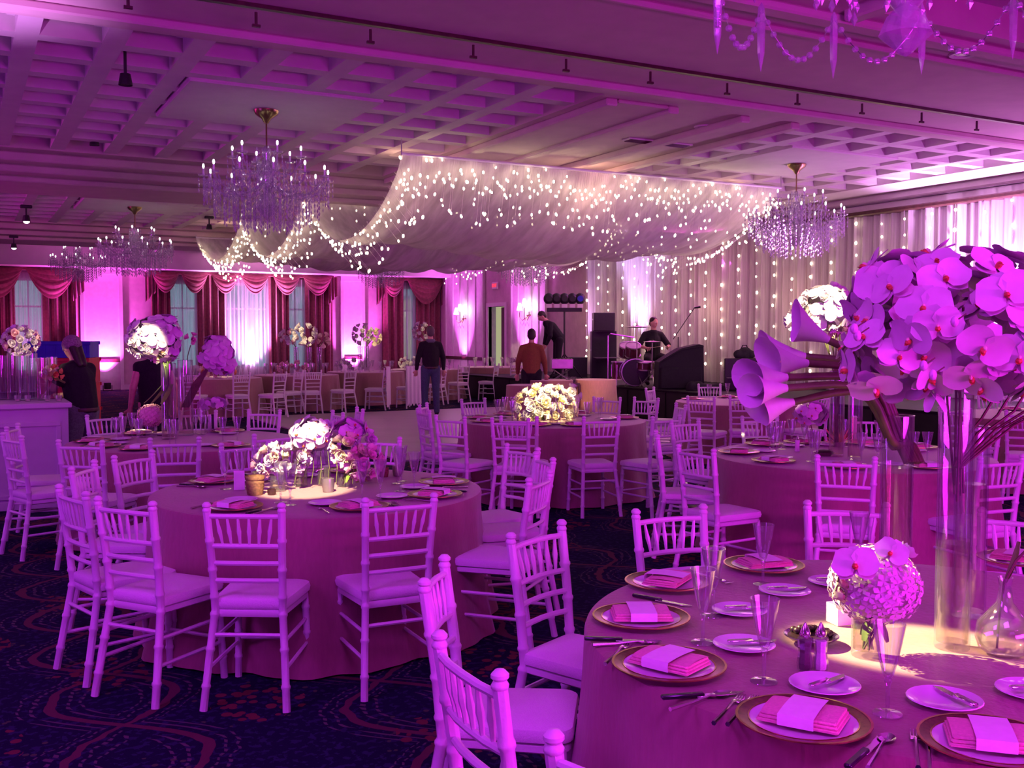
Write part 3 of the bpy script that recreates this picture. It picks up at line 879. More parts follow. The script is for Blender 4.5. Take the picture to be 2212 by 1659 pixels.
# ================================================================== chairs
def bamboo(pts, r, m='white_paint', nodes=(), n=8):
    """tube with turned rings at the given heights"""
    pts = [Vector(p) for p in pts]
    seg = [0]
    for i in range(1, len(pts)): seg.append(seg[-1] + (pts[i] - pts[i - 1]).length)
    L = seg[-1]
    ks = sorted(set([0, L] + seg[1:-1] + [x for q in nodes for x in (q * L - .012, q * L - .004, q * L + .004, q * L + .012)]))
    out, rad = [], []
    for k in ks:
        k = min(max(k, 0), L)
        for i in range(1, len(seg)):
            if k <= seg[i] + 1e-9: break
        t = (k - seg[i - 1]) / (seg[i] - seg[i - 1])
        out.append(pts[i - 1].lerp(pts[i], t))
        near = min([abs(k - q * L) for q in nodes] or [9])
        rad.append(r * (1.22 if near < .005 else 1.0))
    return MB().tube(out, rad, m, n)
def make_chair(full=True):
    t = thing('chiavari_chair', 'white bamboo-style chair', 'chair')
    t.scale = (.90, .95, .982)
    N = 8 if full else 5
    for s in (-1, 1):
        pts = [(s * .205, -.275, 0), (s * .188, -.235, .22), (s * .168, -.195, .44), (s * .174, -.215, .66), (s * .184, -.25, .895)]
        bamboo(pts, .0195, nodes=(.12, .3, .47, .56, .70, .85) if full else (), n=N).build('leg', t)
        bamboo([(s * .192, .205, 0), (s * .178, .182, .42)], .0185, nodes=(.25, .55, .85) if full else (), n=N).build('leg', t)
        MB().lathe([(.010, -.012), (.021, -.002), (.022, .006), (.016, .016), (.022, .022), (.022, .030), (.012, .040), (0, .042)], 'white_paint', N + 2, (s * .184, -.25, .895)).build('finial', t)
    def bow(z, y, hw, b=.018): return [(-hw, y, z), (-hw * .5, y - b * .8, z + .002), (0, y - b, z + .003), (hw * .5, y - b * .8, z + .002), (hw, y, z)]
    for z, y, hw in ((.872, -.247, .18), (.735, -.226, .174), (.655, -.214, .172), (.575, -.206, .170)):
        MB().tube(bow(z, y, hw), .0115, 'white_paint', N).build('back_rail', t)
    for k in range(6):
        f = (k - 2.5) / 2.5
        x1, x0 = f * .135, f * .112
        b1 = .018 * (1 - f * f * .6)
        if full: MB().tube([(x0, -.226 - b1, .738), (x0 + (x1 - x0) * .3, -.232 - b1, .78), (x0 + (x1 - x0) * .5, -.237 - b1, .805), (x0 + (x1 - x0) * .7, -.241 - b1, .83), (x1, -.247 - b1, .872)], [.006, .0085, .0115, .0085, .006], 'white_paint', 6).build('spindle', t)
        else: MB().tube([(x0, -.226 - b1, .738), (x1, -.247 - b1, .872)], .009, 'white_paint', 4).build('spindle', t)
    # seat: rounded trapezoid frame and boxed cushion
    def outline(g, z):
        o = []
        for a, b, r in (((.205 + g, .215 + g), 0, .04),):
            pass
        cs = [(.200 + g, .205 + g), (-.200 - g, .205 + g), (-.178 - g, -.195 - g * .3), (.178 + g, -.195 - g * .3)]
        n = 5
        for i, (x, y) in enumerate(cs):
            r = .05 if i < 2 else .028
            sx, sy = (1 if x > 0 else -1), (1 if y > 0 else -1)
            a0 = {(1, 1): 0, (-1, 1): PI / 2, (-1, -1): PI, (1, -1): 1.5 * PI}[(sx, sy)]
            for k in range(n):
                a = a0 + PI / 2 * k / (n - 1)
                o.append((x - sx * r + r * math.cos(a), y - sy * r + r * math.sin(a) , z))
        # bowed front
        return [(p[0], p[1] + (.02 * (1 - (p[0] / .2) ** 2) if p[1] > 0 else 0), p[2]) for p in o]
    def slab(levels, m):
        mb = MB(); vs, fs = [], []
        for g, z in levels: vs += outline(g, z)
        n = 20
        for i in range(len(levels) - 1):
            for k in range(n): fs.append((i * n + k, i * n + (k + 1) % n, (i + 1) * n + (k + 1) % n, (i + 1) * n + k))
        fs.append(tuple(range(n - 1, -1, -1))); fs.append(tuple(range((len(levels) - 1) * n, len(levels) * n)))
        return mb.add(vs, fs, m)
    slab([(-.01, .405), (0, .412), (0, .432), (-.01, .438)], 'white_paint').build('seat_frame', t)
    slab([(-.012, .438), (.008, .444), (.012, .462), (.006, .482), (-.02, .490), (-.09, .494)], 'cushion_cloth').build('cushion', t)
    for z0, z1, r in ((.355, .355, .010), (.24, .24, .010)):
        pass
    f = lambda z, s: (s * (.192 - .033 * z), .205 - .055 * z, z)
    b = lambda z, s: (s * (.205 - .08 * z), -.275 + .18 * z, z)
    for a, c in ((f(.20, -1), f(.20, 1)), (b(.33, -1), b(.33, 1)), (f(.18, -1), b(.18, -1)), (f(.30, -1), b(.30, -1)), (f(.18, 1), b(.18, 1)), (f(.30, 1), b(.30, 1))):
        MB().tube([a, c], .0095, 'white_paint', 6 if full else 4).build('stretcher', t)
    return t
CHAIR = Proto(make_chair(True))
FARCH = Proto(make_chair(False))

# ------------------------------------------------------------------ tables
def ld(lat, d):
    return Vector((lat * math.cos(YAW) + d * math.sin(YAW), -lat * math.sin(YAW) + d * math.cos(YAW), 0))
TB = {
    1: (Vector((2.50, 2.08, 0)), .985, 'the nearest table at lower right'),
    2: (Vector((1.80, 5.63, 0)), .93, 'the table at left centre'),
    3: (Vector((1.65, 8.80, 0)), .93, 'the table behind the left centre one'),
    4: (Vector((5.42, 9.10, 0)), .97, 'the middle table by the dance floor'),
    5: (Vector((5.75, 5.38, 0)), 1.0, 'the table behind the big orchids'),
    6: (ld(3.1, 13.5), .92, 'the table before the stage'),
    7: (ld(5.8, 11.2), .92, 'the table at the far right edge'),
}
def cloth(c, r, z, lab, mt='table_satin', amp=.06, seed=0, cat='tablecloth', group=None, flare=.085):
    random.seed(seed)
    n = 144
    hs = [(random.choice((7, 8, 9, 11)), random.uniform(0, 6), .5), (random.choice((13, 15, 17)), random.uniform(0, 6), .35), (random.choice((22, 27)), random.uniform(0, 6), .18)]
    prof = [(0, z), (.5, z), (.9, z), (.975, z), (.995, z - .004), (1.0, z - .018)]
    vs, fs = [], []
    rings = []
    for q, zz in prof: rings.append([(r * q * math.cos(2 * PI * k / n), r * q * math.sin(2 * PI * k / n), zz) for k in range(n)])
    m = 10
    for j in range(1, m + 1):
        t = j / m
        zz = (z - .018) * (1 - t) + .012 * t
        ring = []
        for k in range(n):
            a = 2 * PI * k / n
            w_ = sum(w * math.cos(f * a + p) for f, p, w in hs)
            rr = r + flare * t * t + amp * w_ * t ** .8
            ring.append((rr * math.cos(a), rr * math.sin(a), zz))
        rings.append(ring)
    for R_ in rings: vs += R_
    for i in range(len(rings) - 1):
        for k in range(n): fs.append((i * n + k, (i + 1) * n + k, (i + 1) * n + (k + 1) % n, i * n + (k + 1) % n))
    o = MB().add(vs, fs, mt).build('tablecloth')
    o.location = (c.x, c.y, 0)
    return tag(o, lab, cat, group)
TL = {1: 'mauve satin cloth of the nearest round table at lower right', 2: 'mauve satin cloth of the round table at left centre, low white flowers on it',
      3: 'mauve satin cloth of the tall-vase table behind the left centre one', 4: 'mauve satin cloth of the middle round table beside the dance floor',
      5: 'mauve satin cloth of the round table behind the big orchid display', 6: 'mauve satin cloth of the round table in front of the black stage', 7: 'mauve satin cloth of the round table at the right edge'}
for k, (c, r, _) in TB.items(): cloth(c, r, .76, TL[k], seed=k)

CHAIRS = [
 (1, 1178, 1140, 'white chair at the nearest table, left side, its whole back seen beside the tablecloth'),
 (1, 931, 1224, 'white chair at the nearest table, seen edge-on at bottom centre behind another chair'),
 (1, 1000, 1406, 'white chair at the nearest table, bottom centre, its round finial closest to the camera'),
 (1, 1340, 1690, 'white chair cut off by the bottom edge, only one finial and rail in view'),
 (1, 1454, 1097, 'white chair on the far side of the nearest table, behind the champagne flutes'),
 (1, 1828, 1083, 'white chair on the far side of the nearest table, behind the low pink bouquet'),
 (1, 2215, 1105, 'white chair on the far side of the nearest table, right of the tall vases'),
 (2, 265, 1079, 'white chair front left of the left centre table, its seat turned to the right'),
 (2, 525, 1088, 'white chair before the left centre table, left of two seen squarely from behind'),
 (2, 838, 1060, 'white chair before the left centre table, right of two seen squarely from behind'),
 (2, 1090, 1020, 'white chair right of the left centre table, its full seat in view'),
 (2, 1180, 982, 'white chair seen edge-on at the right of the left centre table'),
 (2, 1131, 962, 'white chair at the back right of the left centre table, angled toward it'),
 (2, 815, 943, 'white chair behind the left centre table, half hidden by flowers and glasses'),
 (2, 543, 958, 'white chair behind the left centre table, left of its flowers'),
 (2, 309, 979, 'white chair at the back left of the left centre table, slanting back'),
 (2, 203, 1001, 'white chair at the left of the left centre table, between two other chairs'),
 (2, 150, 1055, 'white chair at the left of the left centre table, seen nearly edge-on'),
 (3, 171, 951, 'white chair at the near left of the table with the tall vase'),
 (3, 381, 939, 'white chair before the tall-vase table, right below the vase'),
 (3, 555, 930, 'white chair at the near right of the table with the tall vase'),
 (3, 22, 938, 'white chair at the far left edge of the photo, seat facing right'),
 (3, 125, 916, 'white chair standing against the white bar'),
 (3, 256, 897, 'white chair behind the table with the tall vase, left of the small pink bouquet'),
 (3, 572, 884, 'white chair behind the table with the tall vase, at the right, spindles against the dark'),
 (3, 427, 887, 'white chair behind the table with the tall vase, hidden by the vase stems'),
 (4, 1120, 899, 'white chair at the front of the middle table, the left of two backs'),
 (4, 1300, 899, 'white chair at the front of the middle table, the right of two backs'),
 (4, 974, 942, 'white chair at the front left of the middle table'),
 (4, 960, 899, 'white chair at the left of the middle table'),
 (4, 912, 884, 'white chair at the left of the middle table, outermost, edge-on'),
 (4, 948, 872, 'white chair at the back left of the middle table'),
 (4, 1028, 861, 'white chair behind the middle table, left of its flowers'),
 (4, 1312, 857, 'white chair behind the middle table, right of its flowers'),
 (4, 1424, 856, 'white chair behind the middle table near the stage'),
 (4, 1442, 898, 'white chair at the right of the middle table, its seat in view'),
 (4, 1470, 872, 'white chair at the right of the middle table, outer one'),
 (5, 1500, 965, 'white chair at the left of the table behind the orchids, nearest of three'),
 (5, 1447, 934, 'white chair at the left of the table behind the orchids, second of three'),
 (5, 1478, 905, 'white chair at the left of the table behind the orchids, farthest of three'),
 (5, 1640, 898, 'white chair behind the table with the pink spray, under the calla lilies'),
 (5, 1827, 985, 'white chair before the table behind the orchids, left of the clear vases'),
 (5, 2150, 982, 'white chair before the table behind the orchids, right of the clear vases'),
 (5, 1900, 893, 'white chair behind the table at right centre, hidden by the vases'),
 (5, 2120, 915, 'white chair right of the table behind the orchids'),
 (6, 1532, 829, 'white chair behind the table before the stage, its spindles against black'),
 (6, 1460, 838, 'white chair at the left of the table before the stage'),
 (6, 1608, 852, 'white chair in front of the table before the stage'),
 (6, 1498, 858, 'white chair at the near left of the table before the stage'),
 (6, 1700, 848, 'white chair at the right of the table before the stage'),
 (7, 2190, 905, 'white chair at the near side of the far right table'),
 (7, 2060, 880, 'white chair at the left of the far right table'),
 (7, 2150, 852, 'white chair behind the far right table'),
]
SEATS = {k: [] for k in TB}
for (ti, px, py, lab) in CHAIRS:
    c, r, _ = TB[ti]
    if py > 1659:
        p = ld(.20, 1.74); p.z = .9
    else: p = onz(px, py, .915)
    d = Vector((c.x - p.x, c.y - p.y, 0)); L = d.length; d.normalize()
    if L < r + .42: p = Vector((c.x, c.y, 0)) - d * (r + .42)      # keep clear of the cloth
    if L > r + .75: p = Vector((c.x, c.y, 0)) - d * (r + .75)
    loc = Vector((p.x, p.y, 0)) + d * .25
    rz = math.atan2(d.y, d.x) - PI / 2
    CHAIR.place((loc.x, loc.y, 0), rz, lab, 'chiavari chairs around the round tables')
    SEATS[ti].append(-d)
for px, py, rz, lab in ((677, 890, 60, 'small white chair turned sideways at the dance floor edge, left of a pair'), (726, 882, 52, 'small white chair turned sideways at the dance floor edge, right of a pair')):
    p = onz(px, py, .915); CHAIR.place((p.x, p.y, 0), math.radians(rz + 28), lab, 'chiavari chairs around the round tables')

# far row of tables along the dance floor
FT = [(465, 20.8), (640, 22.4), (790, 24.3), (920, 26.0), (1075, 27.8)]
FTc = []
fl = ['leftmost', 'second from the left', 'third from the left', 'fourth from the left', 'rightmost']
for k, (px, d) in enumerate(FT):
    c = ld((px - CX) / FPX * d, d); FTc.append(c)
    cloth(c, .92, .76, 'mauve cloth of the far row of tables beyond the dance floor, %s' % fl[k], seed=20 + k, group='cloths of the far table row')
fc = [(425, 19.7), (512, 19.8), (586, 20.0), (624, 20.9), (671, 21.1), (740, 21.6), (811, 22.2), (880, 22.8), (990, 24.9), (1054, 25.5), (1112, 25.9), (940, 23.9)]
nm = ['the leftmost', 'below the yellow flowers', 'third from the left', 'angled beside its neighbour', 'fourth group, squarely seen', 'left of the two draped chairs', 'the left one of two draped with white cloth', 'the right one of two draped with white cloth', 'right of the man in the dark jacket', 'second right of the man in the dark jacket', 'behind the man in the rust shirt', 'behind the man in the dark jacket']
for k, (px, d) in enumerate(fc):
    p = ld((px - CX) / FPX * d, d)
    c = min(FTc, key=lambda q: (q - p).length)
    v = (c - p).normalized()
    if (c - p).length < 1.2: p = c - v * 1.2
    rz = math.atan2(v.y, v.x) - PI / 2
    if k == 3: rz += .7
    o = FARCH.place((p.x, p.y, 0), rz, 'small white chair in the far row, ' + nm[k], 'chairs of the far table row')
    if k in (6, 7):
        t = MB().grid(lambda u, v2: ((u - .5) * .40, -.285 - .01 * math.sin(u * 25) - .01 * v2, .93 - v2 * .84 - .03 * math.sin(u * 30) * (v2 > .95)), 24, 10, 'cushion_cloth')
        t.grid(lambda u, v2: ((u - .5) * .40, -.285 + .09 * v2, .93 + .02 * math.sin(PI * v2) - .0 * u), 12, 3, 'cushion_cloth')
        q = t.build('chair_drape'); q.location = (p.x, p.y, 0); q.rotation_euler = (0, 0, rz)
        tag(q, 'white cloth draped over a far chair back, ' + ('left' if k == 6 else 'right') + ' of two', 'chair cover')

# ------------------------------------------------------------------ table settings
def make_plate():
    t = thing('charger_plate', 'plate', 'plate')
    MB().lathe([(0, .005), (.090, .005), (.104, .009), (.122, .014), (.122, .010), (.09, .002), (0, 0)], 'china', 32).build('well', t)
    MB().lathe([(.122, .014), (.147, .018), (.150, .016), (.122, .010)], 'dark_rim', 32).build('rim', t, True, 'dark gold rim')
    MB().lathe([(.120, .0145), (.1235, .0155), (.1235, .013)], 'gold', 32).lathe([(.1455, .0185), (.1515, .0185), (.1515, .0155)], 'gold', 32).build('gilt_line', t)
    return t
def make_napkin():
    t = thing('folded_napkin', 'napkin', 'napkin')
    t.scale = (1.22, 1.22, .85)
    for k in range(3):
        z = .012 + k * .008
        MB().grid(lambda u, v: ((u - .5) * (.150 - .006 * k), (v - .5) * (.105 - .004 * k) + .004 * k, z + .008 * math.sin(PI * v) ** .5 * (1 if k == 2 else .6) + .002 * math.sin(9 * u)), 8, 8, 'pink_napkin').box((-.075 + .003 * k, -.052 + .004 * k, z - .005), (.075 - .003 * k, .052, z + .004), 'pink_napkin', .003).build('fold', t)
    b = MB().grid(lambda u, v: ((u - .5) * .066, (v - .5) * .116, .040 + .004 * math.sin(PI * v)), 3, 6, 'paper')
    b.grid(lambda u, v: ((u - .5) * .066, -.058 - .002 * math.sin(PI * v), .040 - .030 * v), 3, 3, 'paper')
    b.build('paper_band', t, True, 'white paper band around the napkin')
    return t
def make_bread():
    o = MB().lathe([(0, .004), (.050, .004), (.060, .008), (.086, .015), (.088, .013), (.062, .004), (.05, 0), (0, 0)], 'china', 28).build('bread_plate')
    tag(o, 'small plate', 'plate'); return o
def make_flute():
    t = thing('champagne_flute', 'flute', 'glass')
    MB().lathe([(0, .086), (.007, .086), (.013, .095), (.022, .13), (.030, .17), (.038, .215), (.0365, .215), (.028, .17), (.020, .13), (.011, .098), (0, .092)], 'glass', 20).build('bowl', t)
    MB().lathe([(.0075, .086), (.010, .080), (.006, .072), (.0045, .055), (.0055, .03), (.0045, .012), (.006, .006)], 'glass', 10).build('stem', t)
    MB().lathe([(.006, .006), (.02, .0035), (.034, .002), (.035, 0), (0, 0)], 'glass', 20).build('foot', t)
    return t
def make_knife(L=.22, small=False):
    t = thing('table_knife' if not small else 'butter_knife', 'knife', 'knife')
    MB().box((-.0085, -L / 2, .002), (.0085, -.0, .013), 'steel_reflecting_dark' if not small else 'silver', .003).build('handle', t)
    MB().box((-.009, -.02, .003), (.010, L * .38, .006), 'silver', .001).add([(-.009, L * .38, .003), (.010, L * .38, .003), (-.006, L / 2, .003), (-.009, L * .38, .006), (.010, L * .38, .006), (-.006, L / 2, .006)], [(0, 2, 1), (3, 4, 5), (0, 1, 4, 3), (1, 2, 5, 4), (2, 0, 3, 5)], 'silver').build('blade', t)
    return t
def make_fork():
    t = thing('fork', 'fork', 'fork')
    MB().tube([(0, -.10, .004), (0, -.03, .006), (0, .03, .012), (0, .05, .008)], [.006, .004, .003, .005], 'silver', 6).build('handle', t)
    m = MB().box((-.011, .048, .005), (.011, .065, .008), 'silver', .001)
    m.build('neck', t)
    for k in range(4): MB().tube([(-.0095 + k * .0063, .063, .006), (-.0095 + k * .0063, .085, .003), (-.0095 + k * .0063, .103, .009)], [.002, .0018, .001], 'silver', 5).build('tine', t)
    return t
def make_spoon():
    t = thing('spoon', 'spoon', 'spoon')
    MB().tube([(0, -.10, .004), (0, -.03, .006), (0, .03, .011), (0, .048, .007)], [.006, .004, .003, .005], 'silver', 6).build('handle', t)
    MB().grid(lambda u, v: ((u - .5) * .040 * math.sin(PI * (.06 + .9 * v)) ** .7, .045 + v * .055, .009 - .009 * math.sin(PI * v) * math.sin(PI * u)), 8, 10, 'silver').build('bowl', t)
    return t
PLATE, NAP, BREAD, FLUTE, KNIFE, BKNIFE, FORK, SPOON = Proto(make_plate()), Proto(make_napkin()), Proto(make_bread()), Proto(make_flute()), Proto(make_knife()), Proto(make_knife(.15, True)), Proto(make_fork()), Proto(make_spoon())
TZ = .762
DIRW = ['nearest edge', 'near right', 'right near', 'right edge', 'right far', 'far right', 'far edge', 'far left', 'left far', 'left edge', 'left near', 'near left']
def where(c, p, used):
    v = p - c
    l, d = v.x * _r.x + v.y * _r.y, v.x * math.sin(YAW) + v.y * math.cos(YAW)
    a = math.atan2(l, -d)
    k = int(round(a / (PI / 6))) % 12
    for s in (0, 1, -1, 2, -2, 3, -3):
        w = DIRW[(k + s) % 12]
        if w not in used: used.add(w); return w
    return DIRW[k]
WRITTEN = {1: 'the nearest table', 2: 'the left centre table', 3: 'the tall-vase table at left', 4: 'the middle table', 5: 'the table behind the orchids', 6: 'the table before the stage', 7: 'the far right table'}
def setting(ti, o, level):
    c, r, _ = TB[ti]
    w = where(c, c + o, USED[ti])
    T = WRITTEN[ti]
    t = Vector((-o.y, o.x, 0))   # sitter's left is ... facing -o: left = rotate(-o, +90)
    left = Vector((o.y, -o.x, 0))
    rz = math.atan2(-o.y, -o.x) - PI / 2
    P = lambda rad, lf, z=TZ: tuple(c + o * rad + left * lf + Vector((0, 0, z)))
    PLATE.place(P(r - .20, 0), rz, 'gold-rimmed dinner plate at the %s of %s' % (w, T), 'dinner plates on ' + T)
    NAP.place(P(r - .20, 0, TZ + .008), rz + random.uniform(-.3, .3), 'folded pink napkin on the plate at the %s of %s' % (w, T), 'folded napkins on ' + T)
    FLUTE.place(P(r - .46, -.10 + random.uniform(-.02, .02)), rz, 'champagne flute at the %s of %s' % (w, T), 'champagne flutes on ' + T)
    if level >= 1:
        FLUTE.place(P(r - .42, -.19), rz, 'water glass right of the flute at the %s of %s' % (w, T), 'champagne flutes on ' + T)
        BREAD.place(P(r - .40, .12), rz, 'small bread plate at the %s of %s' % (w, T), 'bread plates on ' + T)
    if level >= 2:
        FORK.place(P(r - .20, .185), rz, 'silver fork at the %s of %s' % (w, T), 'forks on ' + T)
        KNIFE.place(P(r - .20, -.18), rz, 'knife at the %s of %s' % (w, T), 'knives on ' + T)
        SPOON.place(P(r - .20, -.215), rz, 'spoon at the %s of %s' % (w, T), 'spoons on ' + T)
USED = {k: set() for k in TB}
random.seed(11)
for ti, lev in ((2, 2), (3, 1), (4, 1), (5, 1), (6, 0), (7, 0)):
    acc = []
    for o in SEATS[ti]:
        if any(o.dot(q) > .90 for q in acc): continue
        acc.append(o); setting(ti, o, lev)

# nearest table: pieces put where the photo shows them
c1, r1, _ = TB[1]
def tp(px, py, z=TZ): return onz(px, py, z)
def rot_at(p, extra=0): return math.atan2(c1.y - p.y, c1.x - p.x) - PI / 2 + extra
for px, py, er, lab in ((1385, 1341, -.05, 'at the left edge'), (1445, 1445, .45, 'at the near left, lit violet'), (1735, 1566, .1, 'at the near edge, largest in the photo'),
                    (2142, 1614, -.1, 'cut by the lower right corner'), (1442, 1264, .2, 'far left behind the flutes'), (1650, 1227, .0, 'far side under a flute'), (2200, 1215, 0, 'far right behind the vases')):
    p = tp(px, py)
    PLATE.place((p.x, p.y, TZ), rot_at(p), 'gold-rimmed dinner plate on the nearest table, ' + lab, 'dinner plates on the nearest table')
    NAP.place((p.x, p.y, TZ + .008), (-YAW if px < 1400 else rot_at(p, er) ), 'folded pink napkin with white band on the nearest table, ' + lab.replace(', largest in the photo', '').replace(', lit violet', ''), 'folded napkins on the nearest table')
bl = ['left of the centre, farther of two', 'left of the centre, nearer of two', 'in front of the salt and pepper shakers', 'at the lower right with a butter knife', 'at the back behind a flute', 'cut off by the right edge', 'behind the pink bouquet']
for k, (px, py, kr) in enumerate(((1597, 1324, .3), (1607, 1399, .3), (1781, 1486, -.9), (2040, 1519, .3), (1695, 1282, .6), (2232, 1500, 0), (1800, 1262, .5))):
    p = tp(px, py)
    BREAD.place((p.x, p.y, TZ), 0, 'small white bread plate ' + bl[k], 'bread plates on the nearest table')
    q = p + _r * (.025 if k in (0, 1, 3) else .01)
    BKNIFE.place((q.x, q.y, TZ + .013), -YAW + (kr if k > 1 else 1.45), 'butter knife lying on the bread plate ' + bl[k], 'butter knives on the nearest table', (0, 0, -YAW + (-.9 if k == 2 else .25 if k == 3 else -1.4)))
gl = ['at the left, in front of another flute', 'at the left, behind another flute', 'nearest the small bread plates', 'before the pink bouquet, closest to the camera', 'over the far plate', 'between the table edge and the chair behind the bouquet']
for k, (px, py) in enumerate(((1518, 1388), (1540, 1330), (1650, 1472), (1917, 1542), (1648, 1262), (1855, 1228))):
    p = tp(px, py)
    FLUTE.place((p.x, p.y, TZ), 0, 'champagne flute on the nearest table, ' + gl[k], 'champagne flutes on the nearest table')
def cut(PR, a, b, lab, g):
    p, q = tp(*a), tp(*b); m = (p + q) / 2; v = q - p
    PR.place((m.x, m.y, TZ), math.atan2(v.y, v.x) - PI / 2, lab, g)
cut(KNIFE, (1440, 1512), (1600, 1500), 'knife with dark reflection painted on its handle, below the near left plate', 'knives on the nearest table')
cut(SPOON, (1450, 1535), (1575, 1500), 'silver spoon below the near left plate', 'spoons on the nearest table')
cut(KNIFE, (1295, 1385), (1395, 1388), 'knife with dark reflection painted on its handle, below the leftmost plate', 'knives on the nearest table')
cut(SPOON, (1300, 1396), (1410, 1392), 'silver spoon below the leftmost plate', 'spoons on the nearest table')
cut(KNIFE, (1370, 1290), (1490, 1312), 'knife with dark reflection painted on its handle, between the two far left plates', 'knives on the nearest table')
cut(FORK, (1560, 1580), (1640, 1500), 'silver fork left of the largest plate, inner one', 'forks on the nearest table')
cut(FORK, (1530, 1577), (1612, 1498), 'silver fork left of the largest plate, outer one', 'forks on the nearest table')
cut(KNIFE, (1840, 1655), (1900, 1600), 'knife right of the largest plate', 'knives on the nearest table')
cut(SPOON, (1870, 1670), (1925, 1585), 'silver spoon right of the largest plate, shining violet', 'spoons on the nearest table')
cut(FORK, (1985, 1680), (1975, 1570), 'silver fork left of the corner plate, inner one', 'forks on the nearest table')
cut(FORK, (2010, 1690), (2003, 1575), 'silver fork left of the corner plate, outer one', 'forks on the nearest table')
cut(FORK, (1310, 1435), (1355, 1395), 'silver fork between the two left plates', 'forks on the nearest table')
cut(FORK, (1500, 1240), (1575, 1262), 'silver fork behind the flutes at far left', 'forks on the nearest table')

# salt, pepper and the dish of dark sweets
for px, fill, lab in ((1738, 'pepper', 'faceted glass pepper shaker with a pointed cap'), (1772, 'salt', 'faceted glass salt shaker with a pointed cap')):
    p = tp(px, 1448)
    t = thing('%s_shaker' % fill, lab, 'shaker', (p.x, p.y, TZ))
    MB().lathe([(.0, .001), (.019, .001), (.021, .02), (.016, .05), (.020, .085), (.014, .092), (0, .092)], 'glass', 8).build('body', t, False)
    MB().lathe([(0, .004), (.015, .004), (.016, .02), (.0125, .05), (.0155, .080), (0, .080)], fill, 8).build('filling', t, False, fill + ' inside the glass')
    MB().lathe([(.013, .092), (.015, .098), (.012, .108), (.004, .125), (0, .130)], 'silver', 10).build('cap', t)
p = tp(1752, 1390)
t = thing('sweets_dish', 'small shallow dish heaped with dark sweets beside the shakers', 'dish', (p.x, p.y, TZ))
MB().lathe([(0, .002), (.03, .002), (.055, .015), (.075, .028), (.078, .026), (.055, .010), (.03, 0)], 'silver', 24).build('dish', t)
MB().lathe([(0, .028), (.04, .026), (.066, .022)], 'berries', 20).build('filling_base', t)
sw = MB().ell((0, 0, 0), (.012, .012, .010), 'berries', 7, 5).mesh('sweet')
for k in range(26):
    a, q = random.uniform(0, 2 * PI), .058 * math.sqrt(random.random())
    link('sweet', sw, t, None, (q * math.cos(a), q * math.sin(a), .030 + .014 * (1 - q / .058)))

# ================================================================== flowers
def petal(mb, L, W, m, R, base=(0, 0, 0), curl=.3, cup=.15, nu=4, nv=4, tip=.5):
    """a petal along local +X, normal +Z"""
    def fn(u, v):
        s = u
        w_ = W * (math.sin(PI * min(1, .12 + .80 * s)) ** tip) * (v - .5)
        x = L * s
        z = curl * L * s * s - cup * abs(v - .5) ** 2 * W * -2
        return Vector(base) + R @ Vector((x, w_, z))
    return mb.grid(fn, nu, nv, m)
def orchid_mesh(m='petal_white', seed=0):
    random.seed(seed)
    mb = MB()
    for a, L, W, z in ((90, .052, .042, -.003), (210, .050, .040, -.003), (330, .050, .040, -.003)):
        petal(mb, L, W, m, Matrix.Rotation(math.radians(a + random.uniform(-5, 5)), 3, 'Z') @ Matrix.Rotation(random.uniform(-.1, .1), 3, 'Y'), (0, 0, z), -.12, .1)
    for a in (18, 162):
        petal(mb, .056, .074, m, Matrix.Rotation(math.radians(a + random.uniform(-4, 4)), 3, 'Z') @ Matrix.Rotation(random.uniform(-.15, .05), 3, 'Y'), (0, 0, .002), -.10, .12, 5, 5, .42)
    return mb.mesh('blossom')
def lip_mesh(seed=0):
    mb = MB()
    mb.ell((0, -.004, .012), (.008, .009, .011), 'orchid_lip', 8, 5)
    petal(mb, .020, .016, 'orchid_lip', Matrix.Rotation(math.radians(-90), 3, 'Z') @ Matrix.Rotation(-.7, 3, 'Y'), (0, 0, .006), .3, .3, 3, 3)
    mb.ell((0, .004, .012), (.005, .006, .008), 'petal_cream', 6, 4)
    return mb.mesh('lip')
ORC = [orchid_mesh('petal_white', s) for s in range(3)]
ORCM = [orchid_mesh('petal_mauve', s + 9) for s in range(2)]
LIP = lip_mesh()
def rose_mesh(m, seed=0, n=16, R0=.038):
    random.seed(seed)
    mb = MB()
    mb.ell((0, 0, .012), (.012, .012, .016), m, 8, 5)
    for k in range(n):
        f = k / n
        R = Matrix.Rotation(k * 2.4, 3, 'Z') @ Matrix.Rotation(-(1.35 - 1.05 * f), 3, 'Y')
        petal(mb, R0 * (.55 + .5 * f), R0 * (.7 + .5 * f), m, R, (0, 0, .002), .25, .35, 3, 3, .4)
    return mb.mesh('blossom')
ROSE = {m: rose_mesh(m, i) for i, m in enumerate(('petal_white', 'petal_cream', 'petal_pink', 'petal_mauve', 'petal_orange'))}
